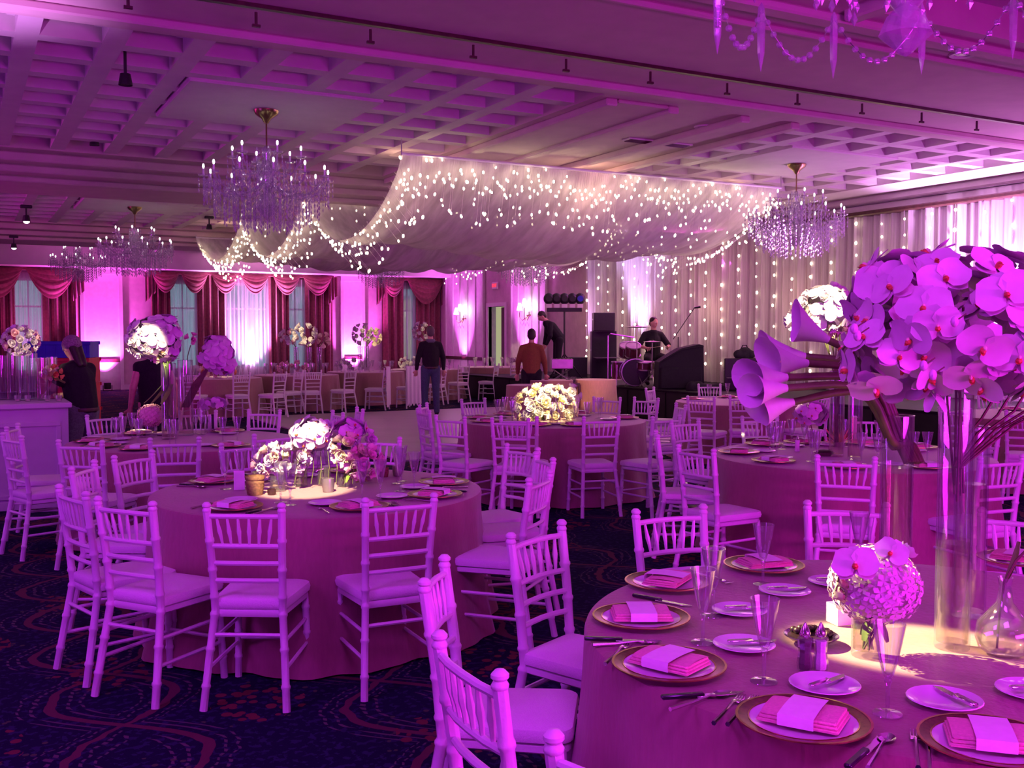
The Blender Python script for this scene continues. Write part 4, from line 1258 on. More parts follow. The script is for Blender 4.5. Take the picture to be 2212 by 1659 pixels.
def hydrangea_mb(R, m, n=150, seed=1, sq=.85):
    random.seed(seed)
    mb = MB()
    mb.ell((0, 0, 0), (R * .86, R * .86, R * .86 * sq), m, 14, 9)
    for k in range(n):
        z = 1 - 2 * (k + .5) / n; a = k * 2.39996
        q = math.sqrt(1 - z * z)
        d = Vector((q * math.cos(a), q * math.sin(a), z))
        Q = d.to_track_quat('Z', 'Y').to_matrix() @ Matrix.Rotation(random.random() * 3, 3, 'Z')
        c = Vector((d.x * R, d.y * R, d.z * R * sq)) * random.uniform(.93, 1.04)
        s = R * .13 * random.uniform(.8, 1.2)
        vs, fs = [c], []
        for j in range(4):
            b = j * PI / 2
            i0 = len(vs)
            vs += [c + Q @ Vector((s * math.cos(b - .55) * .9, s * math.sin(b - .55) * .9, s * .12)), c + Q @ Vector((s * math.cos(b) * 1.25, s * math.sin(b) * 1.25, s * .2)), c + Q @ Vector((s * math.cos(b + .55) * .9, s * math.sin(b + .55) * .9, s * .12))]
            fs.append((0, i0, i0 + 1, i0 + 2))
        mb.add(vs, fs, m)
    return mb
def cluster(t, c, rad, n, meshes, size, lips=False, zmin=-1.0, seed=5, jit=.1, name='blossom'):
    random.seed(seed)
    got = 0; k = 0
    N = int(n * 2 / (1 - zmin)) + 1
    while got < n and k < N:
        z = 1 - 2 * (k + .5) / N; a = k * 2.39996 + random.uniform(-.2, .2); k += 1
        if z < zmin: continue
        q = math.sqrt(1 - z * z)
        d = Vector((q * math.cos(a), q * math.sin(a), z))
        p = Vector(c) + Vector((d.x * rad[0], d.y * rad[1], d.z * rad[2])) * random.uniform(1 - jit, 1 + jit * .5)
        Q = (d + Vector((random.uniform(-.3, .3), random.uniform(-.3, .3), random.uniform(-.25, .25)))).to_track_quat('Z', 'Y').to_matrix() @ Matrix.Rotation(random.uniform(-.6, .6), 3, 'Z')
        o = link(name, random.choice(meshes), t, None, p, Q.to_euler(), size * random.uniform(.85, 1.15))
        if lips: link('lip', LIP, o, None, None, None, .8)
        got += 1
def vase(px, py, top, r, lab, z=TZ, water=.0, name='cylinder_vase'):
    """clear cylinder whose base stands at the pixel; top = height"""
    p = onz(px, py, z)
    t = thing(name, lab, 'vase', (p.x, p.y, z))
    h = top
    MB().lathe([(0, .0), (r * .98, .0), (r, .004), (r, h), (r - .004, h), (r - .005, .018), (0, .016)], 'vase_glass', 28).build('glass_wall', t)
    MB().lathe([(r, h - .002), (r + .0012, h + .002), (r - .003, h + .003), (r - .005, h)], 'glass', 28).build('rim', t)
    if water: MB().lathe([(0, .018), (r - .006, .018), (r - .006, water), (0, water)], 'water', 24).build('water', t)
    return t, p

# --- nearest table: two tall vases, a third, orchids and callas
v1, p1 = vase(2056, 1398, .78, .048, 'tallest clear cylinder vase under the orchid cluster', water=.30)
v2, p2 = vase(1932, 1300, .62, .052, 'clear cylinder vase holding the calla lilies', water=.45)
v3, p3 = vase(2092, 1330, .60, .050, 'clear cylinder vase right behind the tallest one', water=.42)
d0 = lat_dep(p1)[1]
oc = atd(2085, 700, d0 + .02)
t = thing('orchid_arrangement', 'huge cluster of violet-lit white orchids above the tall vase on the nearest table', 'flowers', (p1.x, p1.y, p1.z))
o0 = Vector((p1.x, p1.y, p1.z))
cluster(t, oc - o0, (.33, .30, .20), 62, ORC, 1.22, True, -.95, 21)
cluster(t, atd(2190, 745, d0 - .1) - o0, (.18, .17, .17), 20, ORC, 1.2, True, -.95, 22)
cluster(t, atd(1915, 770, d0 - .05) - o0, (.12, .12, .13), 14, ORC, 1.15, True, -.95, 23)
cluster(t, atd(1930, 640, d0 ) - o0, (.10, .12, .10), 12, ORC, 1.2, True, -.95, 24)
cluster(t, oc - o0, (.22, .20, .12), 24, ORC, 1.25, False, -1, 25)
random.seed(4)
for k in range(5):
    a = Vector((random.uniform(-.02, .02), random.uniform(-.02, .02), .38 + .1 * random.random()))
    b = Vector((random.uniform(-.03, .03), random.uniform(-.03, .03), .72))
    e = oc - o0 + Vector((random.uniform(-.2, .2), random.uniform(-.2, .2), random.uniform(-.05, .05)))
    MB().tube([a, b, b.lerp(e, .5) + Vector((0, 0, .04)), e], .0035, 'stem_brown', 5).build('stem', t)
for k in range(6):
    e = atd(2120 + 35 * k, 905 - 8 * k, d0 + .1) - o0; s = atd(2060 + 3 * k, 1010, d0) - o0
    MB().tube([s, s.lerp(e, .5) + Vector((0, 0, .02)), e, e + Vector((.05, -.03, .10))], .004, 'stem_brown', 5).build('stem', t)
for k, (px, py) in enumerate(((1845, 710), (1852, 725), (2062, 695), (1995, 790), (2015, 810))):
    q = atd(px, py, d0 - .30) - o0
    MB().ell(q, (.010, .010, .014), 'petal_mauve', 8, 6).tube([q, q + Vector((.03, -.01, .02))], .002, 'stem_brown', 4).build('bud', t)
b_ = atd(2015, 850, d0 - .05) - o0
mm = MB()
for a in (200, 270, 340): petal(mm, .06, .03, 'petal_white', Matrix.Rotation(math.radians(a), 3, 'Z') @ Matrix.Rotation(.5, 3, 'Y'), b_, -.4)
mm.build('open_petals', t)

d2 = lat_dep(p2)[1]
t = thing('calla_lily_bouquet', 'sheaf of white calla lilies bowing left out of a clear vase', 'flowers', (p2.x, p2.y, p2.z))
o2 = Vector((p2.x, p2.y, p2.z))
def calla(path, hd, sc_, kk):
    pts = [atd(x, y, d2 + dz) - o2 for x, y, dz in path]
    # smooth the path
    P = []
    n = len(pts)
    for i in range(n - 1):
        a, b, c_, e = pts[max(i - 1, 0)], pts[i], pts[i + 1], pts[min(i + 2, n - 1)]
        for s in range(5):
            u = s / 5
            P.append(.5 * ((2 * b) + (c_ - a) * u + (2 * a - 5 * b + 4 * c_ - e) * u * u + (3 * b - a - 3 * c_ + e) * u ** 3))
    P.append(pts[-1])
    st = MB().tube(P, [.0125] * len(P), 'stem_green', 10).build('calla_lily', t)
    tip = P[-1]; ax = (P[-1] - P[-3]).normalized()
    Q = ax.to_track_quat('Z', 'Y').to_matrix() @ Matrix.Rotation(hd, 3, 'Z')
    L = .13 * sc_
    def fn(u, v):
        a = 2 * PI * u * 1.04
        r = .012 + .046 * sc_ * v ** 1.15
        flare = 1 + .35 * max(0, math.cos(a)) * v ** 3
        z = L * v * (1 - .18 * (1 - math.cos(a)) * .5 * v) + .0
        return tip + Q @ Vector((r * flare * math.cos(a), r * flare * math.sin(a), z * (1 + .22 * max(0, math.cos(a)) * v)))
    MB().grid(fn, 22, 10, 'petal_white').build('spathe', st)
    MB().tube([tip, tip + Q @ Vector((0, 0, L * .7))], [.006, .004], 'petal_cream', 6).build('spadix', st)
base = [(1960, 1180, 0), (1965, 1080, 0)]
for k, (m1, m2, end, hd, sc_) in enumerate((
    ((1925, 960, 0), (1860, 850, -.02), (1715, 868, -.02), 2.6, .95),
    ((1935, 950, .02), (1875, 825, 0), (1700, 815, -.05), 2.9, 1.0),
    ((1945, 945, .04), (1880, 810, .03), (1745, 785, 0), 2.2, 1.05),
    ((1950, 940, .06), (1885, 795, .05), (1790, 735, .05), 1.6, 1.0),
    ((1930, 955, -.03), (1865, 840, -.05), (1700, 838, -.08), 3.2, .9),
    ((1940, 950, .07), (1870, 800, .08), (1740, 770, .10), 2.0, 1.0))):
    off = (k - 2.5) * 6
    calla([(1975 + off, 1000, .01 * k - .02), (1955 + off, 960, .01 * k), m1, m2, end], hd, sc_, k)

# --- nearest table: low pink bouquet in a clear vase
v4, p4 = vase(1872, 1415, .135, .042, 'short clear vase under the low pink bouquet', water=.10)
t = thing('low_bouquet', 'low ball of pink hydrangea with two white orchids on the nearest table', 'flowers', (p4.x, p4.y, p4.z))
o4 = Vector(p4); d4 = lat_dep(p4)[1]
hc = atd(1890, 1262, d4 + .03) - o4
h = hydrangea_mb(.122, 'petal_mauve', 230, 3).build('hydrangea', t); h.location = hc; h['kind'] = 'stuff'
for px, py, dz, sc_, roll in ((1848, 1222, -.10, 1.05, .1), (1925, 1195, -.05, .8, -.5)):
    q = atd(px, py, d4 + dz) - o4
    v = (Vector((0, 0, CAMH)) - (o4 + q)).normalized() + Vector((-.15, 0, .25))
    Q = v.to_track_quat('Z', 'Y').to_matrix() @ Matrix.Rotation(roll, 3, 'Z')
    o = link('blossom', ORC[0], t, 'white orchid blossom', q, Q.to_euler(), sc_); link('lip', LIP, o)
for px, py in ((1950, 1200), (1800, 1290), (1810, 1262)):
    q = atd(px, py, d4 - .02) - o4
    link('blossom', ROSE['petal_cream' if px < 1900 else 'petal_white'], t, None, q, (random.random(), random.random(), 0), .9)
for k in range(8):
    MB().tube([(random.uniform(-.02, .02), random.uniform(-.02, .02), .02), (hc.x + random.uniform(-.03, .03), hc.y + random.uniform(-.03, .03), hc.z - .05)], .003, 'stem_green', 5).build('stem', t)
for k in range(4):
    m = MB(); petal(m, .07, .03, 'leaf', Matrix.Rotation(k * 1.6, 3, 'Z') @ Matrix.Rotation(.6, 3, 'Y'), (hc.x, hc.y, hc.z - .09), -.4); m.build('leaf', t)

# round bottle vase at the right edge
p = tp(2168, 1412)
t = thing('bottle_vase', 'round-bellied clear bottle with yellowish water at the right edge', 'vase', (p.x, p.y, TZ))
MB().lathe([(0, .0), (.045, 0), (.066, .015), (.076, .045), (.070, .085), (.045, .115), (.022, .145), (.016, .19), (.020, .215), (.018, .215), (.013, .19), (.018, .145), (.040, .115), (.065, .085), (.071, .045), (.06, .018), (0, .008)], 'glass', 28).build('glass_wall', t)
MB().lathe([(0, .010), (.058, .020), (.069, .045), (.063, .084), (0, .084)], 'water', 24).build('water', t)
t2 = thing('curved_twig', 'single dark curved stem standing in the round bottle', 'flowers', (p.x, p.y, TZ))
MB().tube([(-.03, 0, .02), (-.02, 0, .12), (-.005, 0, .20), (.03, -.01, .26), (.075, -.03, .31)], [.003, .003, .0035, .004, .003], 'stem_brown', 6).build('stem', t2)
m = MB(); petal(m, .12, .02, 'leaf', Matrix.Rotation(-.9, 3, 'Y'), (0, 0, .2), .2); m.build('leaf', t2)
# lit white card box behind the bouquet
p = tp(1815, 1345)
t = thing('paper_lantern', 'small white glowing paper box behind the low bouquet', 'candle holder', (p.x, p.y, TZ), -YAW + .3)
m = MB()
for a, b in (((-.03, -.03, 0), (.03, -.029, .06)), ((-.03, .029, 0), (.03, .03, .06)), ((-.03, -.03, 0), (-.029, .03, .06)), ((.029, -.03, 0), (.03, .03, .06))): m.box(a, b, 'paper')
m.build('paper_wall', t, False)
MB().lathe([(0, 0), (.018, 0), (.018, .02), (0, .02)], 'petal_cream', 12).ell((0, 0, .032), (.005, .005, .012), 'candle_glow', 8, 5).build('candle', t)

# --- left centre table: broad low arrangement in small glasses
def cube_vase(t, c, s, h):
    MB().lathe([(0, 0), (s, 0), (s, h), (s - .003, h), (s - .004, .008), (0, .008)], 'vase_glass', 18, c).build('glass_vase', t)
p = tp(690, 1052); o = Vector(p); dd = lat_dep(p)[1]
t = thing('flower_centrepiece', 'broad low arrangement of white orchids, roses and peonies on the left centre table', 'flowers', tuple(o))
def rel(px, py, dz=0, o_=None, d_=None): return atd(px, py, (d_ or dd) + dz) - (o_ or o)
cluster(t, rel(672, 938), (.105, .10, .085), 26, ORC, 1.0, True, -1, 31)
cluster(t, rel(612, 990, -.05), (.13, .10, .06), 22, [ROSE['petal_white'], ROSE['petal_cream'], ROSE['petal_white']], 1.15, False, -.9, 32)
cluster(t, rel(580, 1005, -.08), (.07, .06, .05), 9, [ROSE['petal_mauve'], ROSE['petal_pink']], 1.1, False, -.9, 33)
cluster(t, rel(748, 975), (.06, .06, .075), 12, [ROSE['petal_cream']], 1.25, False, -.9, 34)
cluster(t, rel(788, 1000, -.02), (.08, .07, .07), 14, [ROSE['petal_pink']], 1.2, False, -.9, 35)
cluster(t, rel(752, 930, .08), (.11, .06, .05), 14, ORCM, .95, True, -1, 36)
cluster(t, rel(790, 960, .1), (.05, .05, .07), 8, [ROSE['petal_mauve']], 1.0, False, -1, 37)
for k in range(7):
    m = MB(); petal(m, .09, .03, 'leaf', Matrix.Rotation(k * .9, 3, 'Z') @ Matrix.Rotation(.5, 3, 'Y'), rel(748 + 4 * k, 1012), -.4); m.build('leaf', t)
for k in range(10):
    a = rel(600 + 18 * k, 1045); b = rel(612 + 16 * k, 975)
    MB().tube([a, a.lerp(b, .5) + Vector((.01, 0, 0)), b], .0025, 'stem_green', 5).build('stem', t)
for px, py, s, hh in ((600, 1060, .045, .09), (650, 1050, .04, .16), (700, 1048, .04, .17), (745, 1050, .045, .08), (790, 1042, .04, .09)):
    q = tp(px, py)
    tv = thing('glass_vase', 'small clear vase under the left centre flowers, ' + {600: 'leftmost', 650: 'second from left', 700: 'middle', 745: 'second from right', 790: 'rightmost'}[px], 'vase', tuple(q))
    MB().lathe([(0, 0), (s, 0), (s, hh), (s - .003, hh), (s - .004, .008), (0, .008)], 'vase_glass', 18).build('glass_wall', tv)
    MB().lathe([(0, .009), (s - .005, .009), (s - .005, hh * .6), (0, hh * .6)], 'water', 16).build('water', tv)
for px, py, r_, hh, mt, nm_, lab in ((709, 1062, .035, .075, 'lead', 'votive_cup', 'brownish votive cup in front of the flowers on the left centre table'), (829, 1030, .032, .06, 'basket', 'votive_cup', 'amber votive cup right of the flowers on the left centre table'),
                        (858, 1028, .03, .065, 'lead', 'votive_cup', 'grey votive cup right of the amber one'), (551, 1068, .05, .10, 'basket', 'woven_basket', 'dark woven basket left of the flowers on the left centre table'), (587, 1068, .025, .03, 'berries', 'sweets_dish', 'tiny dish of dark sweets beside the woven basket')):
    q = tp(px, py); tv = thing(nm_, lab, 'cup' if nm_ == 'votive_cup' else 'basket' if nm_ == 'woven_basket' else 'dish', tuple(q))
    MB().lathe([(0, 0), (r_ * .85, 0), (r_, hh * .5), (r_ * .95, hh), (r_ * .88, hh), (r_ * .9, .01), (0, .01)], mt, 18).build('cup_wall', tv)
    if nm_ == 'votive_cup': MB().lathe([(0, .01), (r_ * .8, .01), (r_ * .8, hh * .5), (0, hh * .5)], 'petal_cream', 14).build('candle', tv)
    if nm_ == 'woven_basket':
        for k in range(4): MB().lathe([(r_ * .86 + .01 * k / 3, .01 + k * .025), (r_ * .92 + .01 * k / 3, .02 + k * .025), (r_ * .86 + .01 * k / 3, .03 + k * .025)], 'basket', 16).build('woven_band', tv)
q = tp(517, 1058)
tv = thing('place_card', 'upright white card left of the woven basket', 'card', tuple(q), -YAW + .2)
MB().box((-.03, -.002, 0), (.03, .0, .11), 'paper').build('front', tv, False); MB().box((-.03, .0, 0), (.03, .02, .003), 'paper').build('foot', tv, False)

# --- middle table: dome of white and cream roses, lit
p = tp(1180, 905); o = Vector(p); dd = lat_dep(p)[1]
t = thing('flower_centrepiece', 'brightly lit dome of white and cream roses on the middle table', 'flowers', tuple(o))
cluster(t, rel(1178, 880), (.32, .26, .20), 56, [ROSE['petal_white'], ROSE['petal_cream'], ROSE['petal_white'], ROSE['petal_cream']], 1.7, False, -.45, 41)
cluster(t, rel(1170, 878, -.18), (.10, .08, .09), 10, [ROSE['petal_white']], 1.9, False, -.9, 42)
cluster(t, rel(1228, 855, .05), (.10, .08, .08), 10, [ROSE['petal_white']], 1.6, False, -.9, 43)
for k in range(8):
    m = MB(); petal(m, .12, .04, 'leaf', Matrix.Rotation(k * .8, 3, 'Z') @ Matrix.Rotation(.5, 3, 'Y'), rel(1172, 892), -.4); m.build('leaf', t)
for k in range(10):
    MB().tube([rel(1130 + 10 * k, 915), rel(1135 + 9 * k, 880)], .004, 'stem_brown', 5).build('stem', t)
for k, px in enumerate((1126, 1160, 1196, 1232)):
    q = tp(px, 917 - (k % 2) * 6); tv = thing('glass_vase', 'small clear vase under the lit rose dome, ' + ['leftmost', 'second from left', 'third from left', 'rightmost'][k], 'vase', tuple(q))
    MB().lathe([(0, 0), (.045, 0), (.045, .13), (.042, .13), (.041, .008), (0, .008)], 'vase_glass', 16).build('glass_wall', tv)
    MB().lathe([(0, .009), (.04, .009), (.04, .08), (0, .08)], 'water', 14).build('water', tv)

# --- tall vase table at left
a_, pa = vase(366, 948, .64, .062, 'tall clear cylinder vase at left, the front one of two', water=.35)
b_, pb = vase(402, 940, .66, .066, 'tall clear cylinder vase at left, the back one of two', water=.30)
dd = lat_dep(pa)[1]; o = Vector(pa)
t = thing('tall_flower_arrangement', 'huge bright ball of white orchids above the tall vase at left', 'flowers', tuple(o))
cluster(t, rel(328, 730), (.19, .17, .17), 52, ORC, 1.25, False, -1, 51)
cluster(t, rel(312, 735, -.05), (.12, .10, .14), 22, [ROSE['petal_white']], 1.25, False, -1, 52)
cluster(t, rel(362, 735, .05), (.09, .12, .20), 30, ORCM, 1.2, False, -1, 53)
cluster(t, rel(345, 765), (.06, .05, .05), 8, [ROSE['petal_cream']], 1.0, False, -1, 54)
for k in range(5):
    s = Vector((random.uniform(-.03, .03), random.uniform(-.03, .03), .2)); e = rel(325 + 12 * k, 765)
    MB().tube([s, Vector((random.uniform(-.03, .03), 0, .6)), e], .006, 'leaf', 6).build('stem', t)
for k in range(3):
    m = MB(); petal(m, .22, .05, 'leaf', Matrix.Rotation(PI + .4 * k, 3, 'Z') @ Matrix.Rotation(.9, 3, 'Y'), rel(352 + 10 * k, 830), .1); m.build('leaf', t)
dd = lat_dep(pb)[1]; o = Vector(pb)
t = thing('tall_flower_arrangement', 'spray of mauve-lit orchids leaning right from the tall vase at left', 'flowers', tuple(o))
cluster(t, rel(468, 765), (.13, .12, .15), 40, ORCM, 1.15, False, -1, 55)
cluster(t, rel(482, 790), (.09, .08, .08), 14, ORCM, 1.1, False, -1, 56)
for k in range(9):
    s = rel(392 + 2 * k, 880); e = rel(442 + 6 * k, 800 - 7 * k)
    MB().tube([s, s.lerp(e, .5) + Vector((0, 0, .05)), e], .004, 'stem_brown', 5).build('stem', t)
MB().tube([rel(400, 860), rel(405, 770), rel(412, 745)], .004, 'stem_green', 5).build('stem', t)
cluster(t, rel(413, 733), (.03, .03, .035), 4, [ROSE['petal_pink']], .95, False, -1, 57)
q = tp(327, 945); o = Vector(q); dd = lat_dep(q)[1]
t = thing('low_bouquet', 'low ball of pink hydrangea left of the tall vases at left', 'flowers', tuple(o))
h = hydrangea_mb(.115, 'petal_pink', 160, 6).build('hydrangea', t); h.location = (0, 0, .19); h['kind'] = 'stuff'
MB().lathe([(0, 0), (.05, 0), (.05, .11), (.046, .11), (.045, .01), (0, .01)], 'vase_glass', 16).build('glass_vase', t)
q = tp(450, 935); o = Vector(q); dd = lat_dep(q)[1]
t = thing('orchid_spray', 'arched spray of small orchids right of the tall vases at left', 'flowers', tuple(o))
cluster(t, rel(462, 872), (.13, .05, .04), 14, ORCM, .8, False, -1, 58)
MB().tube([(0, 0, .1), rel(440, 872), rel(455, 864), rel(485, 885)], .004, 'stem_green', 5).build('stem', t)
MB().lathe([(0, 0), (.035, 0), (.035, .15), (.032, .15), (.031, .01), (0, .01)], 'vase_glass', 14).build('glass_vase', t)
q = tp(458, 930)  # white paper shape added for the gleam of lit glass
t = thing('lit_glass_shape', 'white shape added for bright lit glass, between glasses on the tall vase table', 'card', tuple(q), -YAW)
MB().box((-.035, -.008, 0), (-.005, 0, .15), 'paper', .002).box((.02, -.008, 0), (.045, 0, .17), 'paper', .004).box((-.035, -.008, 0), (.045, 0, .015), 'paper', .002).build('frame', t, False)
MB().box((-.005, -.004, .015), (.02, 0, .15), 'black_plastic').build('dark_middle', t, False)

# --- table behind the orchids
a_, pa = vase(1806, 985, .62, .055, 'tall clear vase under the bright white flowers at right centre', water=.3)
b_, pb = vase(1846, 992, .60, .05, 'tall clear vase beside the one under the bright white flowers', water=.3)
dd = lat_dep(pa)[1]; o = Vector(pa)
t = thing('tall_flower_arrangement', 'brilliantly lit white flowers left of the big orchid cluster', 'flowers', tuple(o))
cluster(t, rel(1790, 668), (.19, .17, .16), 46, ORC + [ROSE['petal_white']] * 3, 1.35, False, -1, 61)
cluster(t, rel(1740, 690), (.12, .10, .08), 16, [ROSE['petal_white']], 1.3, False, -1, 62)
cluster(t, rel(1810, 720), (.05, .05, .05), 7, [ROSE['petal_cream']], 1.1, False, -1, 63)
for k in range(6):
    MB().tube([(random.uniform(-.02, .02), 0, .1), (random.uniform(-.03, .03), 0, .55), rel(1775 + 8 * k, 720)], .005, 'stem_green', 6).build('stem', t)
q = tp(1812, 985 - 20); o = Vector(q); dd = lat_dep(q)[1]
t = thing('coral_spray', 'feathery coral-pink spray on the table behind the orchids', 'flowers', tuple(o))
random.seed(12)
fm = MB()
for k in range(70):
    a = random.uniform(0, 2 * PI); r_ = random.uniform(.02, .14); hh = random.uniform(.05, .17)
    fm.tube([(0, 0, .02), (r_ * .6 * math.cos(a), r_ * .6 * math.sin(a), hh * .6), (r_ * math.cos(a), r_ * math.sin(a), hh)], [.002, .003, .001], 'petal_orange' if k % 3 else 'petal_pink', 4)
x = fm.build('sprigs', t); x['kind'] = 'stuff'
MB().lathe([(0, 0), (.04, 0), (.05, .04), (.045, .04), (.035, .01), (0, .01)], 'lead', 14).build('bowl', t)
q = tp(1760, 965); o = Vector(q); dd = lat_dep(q)[1]
t = thing('orchid_spray', 'spray of mauve orchids under the calla lilies, on the table behind', 'flowers', tuple(o))
cluster(t, rel(1752, 895), (.13, .08, .08), 14, ORCM, 1.1, True, -1, 64)
MB().tube([(0, 0, .02), rel(1755, 930), rel(1745, 895)], .004, 'stem_brown', 5).build('stem', t)
MB().lathe([(0, 0), (.04, 0), (.04, .14), (.037, .14), (.036, .01), (0, .01)], 'vase_glass', 14).build('glass_vase', t)
q = tp(1780, 985)
t = thing('sweets_dish', 'dark dish of sweets on the table behind the orchids', 'dish', tuple(q))
MB().lathe([(0, 0), (.05, .005), (.08, .03), (.077, .03), (.05, .01), (0, .006)], 'silver', 18).build('dish', t)
MB().ell((0, 0, .03), (.068, .068, .018), 'berries', 14, 6).build('filling', t)
t = thing('salt_shaker', 'salt shaker on the table behind the orchids, left of the orchid spray', 'shaker', tuple(tp(1722, 975)))
MB().lathe([(0, 0), (.02, 0), (.016, .05), (.020, .085), (0, .09)], 'salt', 8).build('body', t); MB().lathe([(.015, .09), (.004, .12), (0, .125)], 'silver', 8).build('cap', t)

# --- far row: tall and low flowers, glasses
def far_flowers(px, py, ftk, rad, m, lab, base_px, n=18, sz=2.2, hv=.60):
    c = FTc[ftk]; b = ld((base_px - CX) / FPX * lat_dep(c)[1], lat_dep(c)[1]); b.z = TZ
    dd = lat_dep(b)[1]
    t = thing('tall_flower_arrangement', lab, 'flowers', tuple(b))
    cluster(t, atd(px, py, dd) - b, rad, n, m, sz, False, -1, int(px))
    MB().lathe([(0, 0), (.06, 0), (.06, hv), (.055, hv), (.054, .02), (0, .02)], 'vase_glass', 12).build('glass_vase', t)
    MB().tube([(0, 0, .1), (0, 0, hv), atd(px, py, dd) - b], .01, 'stem_green', 5).build('stem', t)
RW = [ROSE['petal_white']]
far_flowers(658, 722, 1, (.22, .2, .20), RW, 'white flower ball over a clear vase in the far row, right of two', 668, 22)
far_flowers(622, 728, 1, (.13, .12, .13), RW + [ROSE['petal_pink']], 'smaller white flower ball over a clear vase in the far row, left of two', 640, 12)
far_flowers(783, 722, 2, (.20, .2, .20), RW, 'white flower ball in the far row before the narrow pilaster', 778, 20)
far_flowers(808, 728, 2, (.14, .12, .16), [ROSE['petal_cream']], 'yellowish flower cluster in the far row beside the white ball', 792, 12)
far_flowers(912, 716, 3, (.20, .2, .18), RW, 'white flower ball behind the man in the dark jacket', 925, 20)
far_flowers(700, 735, 1, (.08, .08, .12), [ROSE['petal_cream']], 'small cream flower stem in the far row', 690, 7)
for px, m, lab in ((480, [ROSE['petal_orange'], ROSE['petal_cream']], 'low yellow-orange flowers on the leftmost far table'), (640, [ROSE['petal_pink']], 'low pink flowers on the second far table'), (760, RW, 'low white flowers on the third far table'), (890, RW, 'low white flowers on the fourth far table')):
    c = min(FTc, key=lambda q: abs(CX + FPX * lat_dep(q)[0] / lat_dep(q)[1] - px)); dd = lat_dep(c)[1]; b = ld((px - CX) / FPX * dd, dd - .3); b.z = TZ
    t = thing('low_bouquet', lab, 'flowers', tuple(b))
    cluster(t, (0, 0, .15), (.30, .2, .12), 16, m, 2.0, False, -.5, px)
    MB().lathe([(0, 0), (.07, 0), (.07, .1), (.065, .1), (.06, .01), (0, .01)], 'vase_glass', 12).build('glass_vase', t)
random.seed(5)
g_low = MB().lathe([(0, 0), (.035, .002), (.006, .008), (.005, .085), (.012, .10), (.030, .17), (.040, .22)], 'crystal', 8).mesh('wine_glass')
for k, c in enumerate(FTc):
    for j in range(14):
        a = 2 * PI * j / 14 + random.uniform(-.1, .1); rr = random.choice((.45, .6, .68))
        g = link('wine_glass', g_low, None, None, (c.x + rr * math.cos(a), c.y + rr * math.sin(a), TZ), None, 1.15)
        tag(g, 'small wine glass on the %s table of the far row' % fl[k], 'glass', 'wine glasses on the %s far table' % fl[k])

# two small round cake tables near the stage
c = ld((1282 - CX) / FPX * 19.6, 19.6); cloth(c, .44, .78, 'small round table cloth, peach-lit, in front of the speaker stack', 'peach_satin', .02, 31)
c = ld((1190 - CX) / FPX * 19.2, 19.2); cloth(c, .42, .79, 'small round table cloth behind the lit rose dome, left of the peach one', 'table_satin', .02, 32)
c = ld((1138 - CX) / FPX * 17.9, 17.9); cloth(c, .36, .76, 'small dark-pink table cloth in front of the man in the rust shirt', 'table_satin', .02, 33)
q = ld((1232 - CX) / FPX * 19.4, 19.2); q.z = .0
t = thing('side_stand', 'small dark stand with two glass jars between the small cloth tables', 'stand', tuple(q))
MB().box((-.13, -.12, .70), (.13, .12, .73), 'dark_wood', .004).build('top', t)
for sx in (-1, 1):
    for sy in (-1, 1): MB().box((sx * .11 - .012, sy * .10 - .012, 0), (sx * .11 + .012, sy * .10 + .012, .70), 'dark_wood').build('leg', t)
for s in (-1, 1):
    j = thing('glass_jar', 'glass jar of dark sweets on the small stand, %s one' % ('left' if s < 0 else 'right'), 'jar', (q.x + s * .065, q.y, .73))
    MB().lathe([(0, 0), (.05, 0), (.05, .12), (.045, .12), (.044, .01), (0, .01)], 'vase_glass', 12).build('glass_wall', j); MB().lathe([(0, .01), (.042, .01), (.042, .07), (0, .07)], 'berries', 10).build('sweets', j)

# ================================================================== the bar at left
pb_ = onz(155, 869, 1.0)
BX, BY = pb_.x, pb_.y
t = thing('bar_counter', 'white panelled bar counter at the left edge', 'counter', (BX - 1.9, BY, 0))
MB().box((0, .02, 0), (1.87, .72, .95), 'bar_white', .005).build('body', t, False)
MB().box((-.02, -.03, .95), (1.9, .76, 1.0), 'bar_white', .008).build('worktop', t, False)
for a, b in ((.08, .93), (1.0, 1.80)):
    for bx in (((a, -.0, .80), (b, .02, .84)), ((a, -.0, .12), (b, .02, .16)), ((a, -.0, .16), (a + .04, .02, .80)), ((b - .04, -.0, .16), (b, .02, .80))):
        pass
    MB().box((a, .0, .78), (b, .03, .82), 'bar_white', .004).box((a, .0, .10), (b, .03, .14), 'bar_white', .004).box((a, .0, .14), (a + .04, .03, .78), 'bar_white', .004).box((b - .04, .0, .14), (b, .03, .78), 'bar_white', .004).build('panel_frame', t, False)
MB().box((0, .0, 0), (1.87, .03, .08), 'bar_white', .004).build('plinth', t, False)
bt = [(6, 864, .44, 'leftmost'), (29, 864, .47, 'second from left'), (50, 865, .44, 'under the white flowers'), (71, 863, .46, 'right of the white flowers'), (93, 865, .42, 'fifth from left'), (114, 861, .42, 'rightmost')]
for px, py, hh, lab in bt:
    q = onz(px, py, 1.0)
    tv = thing('cylinder_vase', 'clear cylinder vase on the bar, ' + lab, 'vase', (q.x, q.y, 1.0))
    MB().lathe([(0, 0), (.048, 0), (.05, hh), (.046, hh), (.045, .012), (0, .012)], 'vase_glass', 20).build('glass_wall', tv)
    MB().lathe([(0, .014), (.044, .014), (.044, hh * .5), (0, hh * .5)], 'pane', 18).build('water', tv)
    if px in (30, 72): MB().lathe([(0, hh * .5), (.02, hh * .5), (.02, hh * .5 + .03), (0, hh * .5 + .03)], 'candle_glow', 10).build('floating_candle', tv, True, 'glowing floating candle')
q = onz(50, 863, 1.0); dd = lat_dep(q)[1]; o = Vector((q.x, q.y, 1.0))
t = thing('low_bouquet', 'ball of white flowers above the vases on the bar', 'flowers', tuple(o))
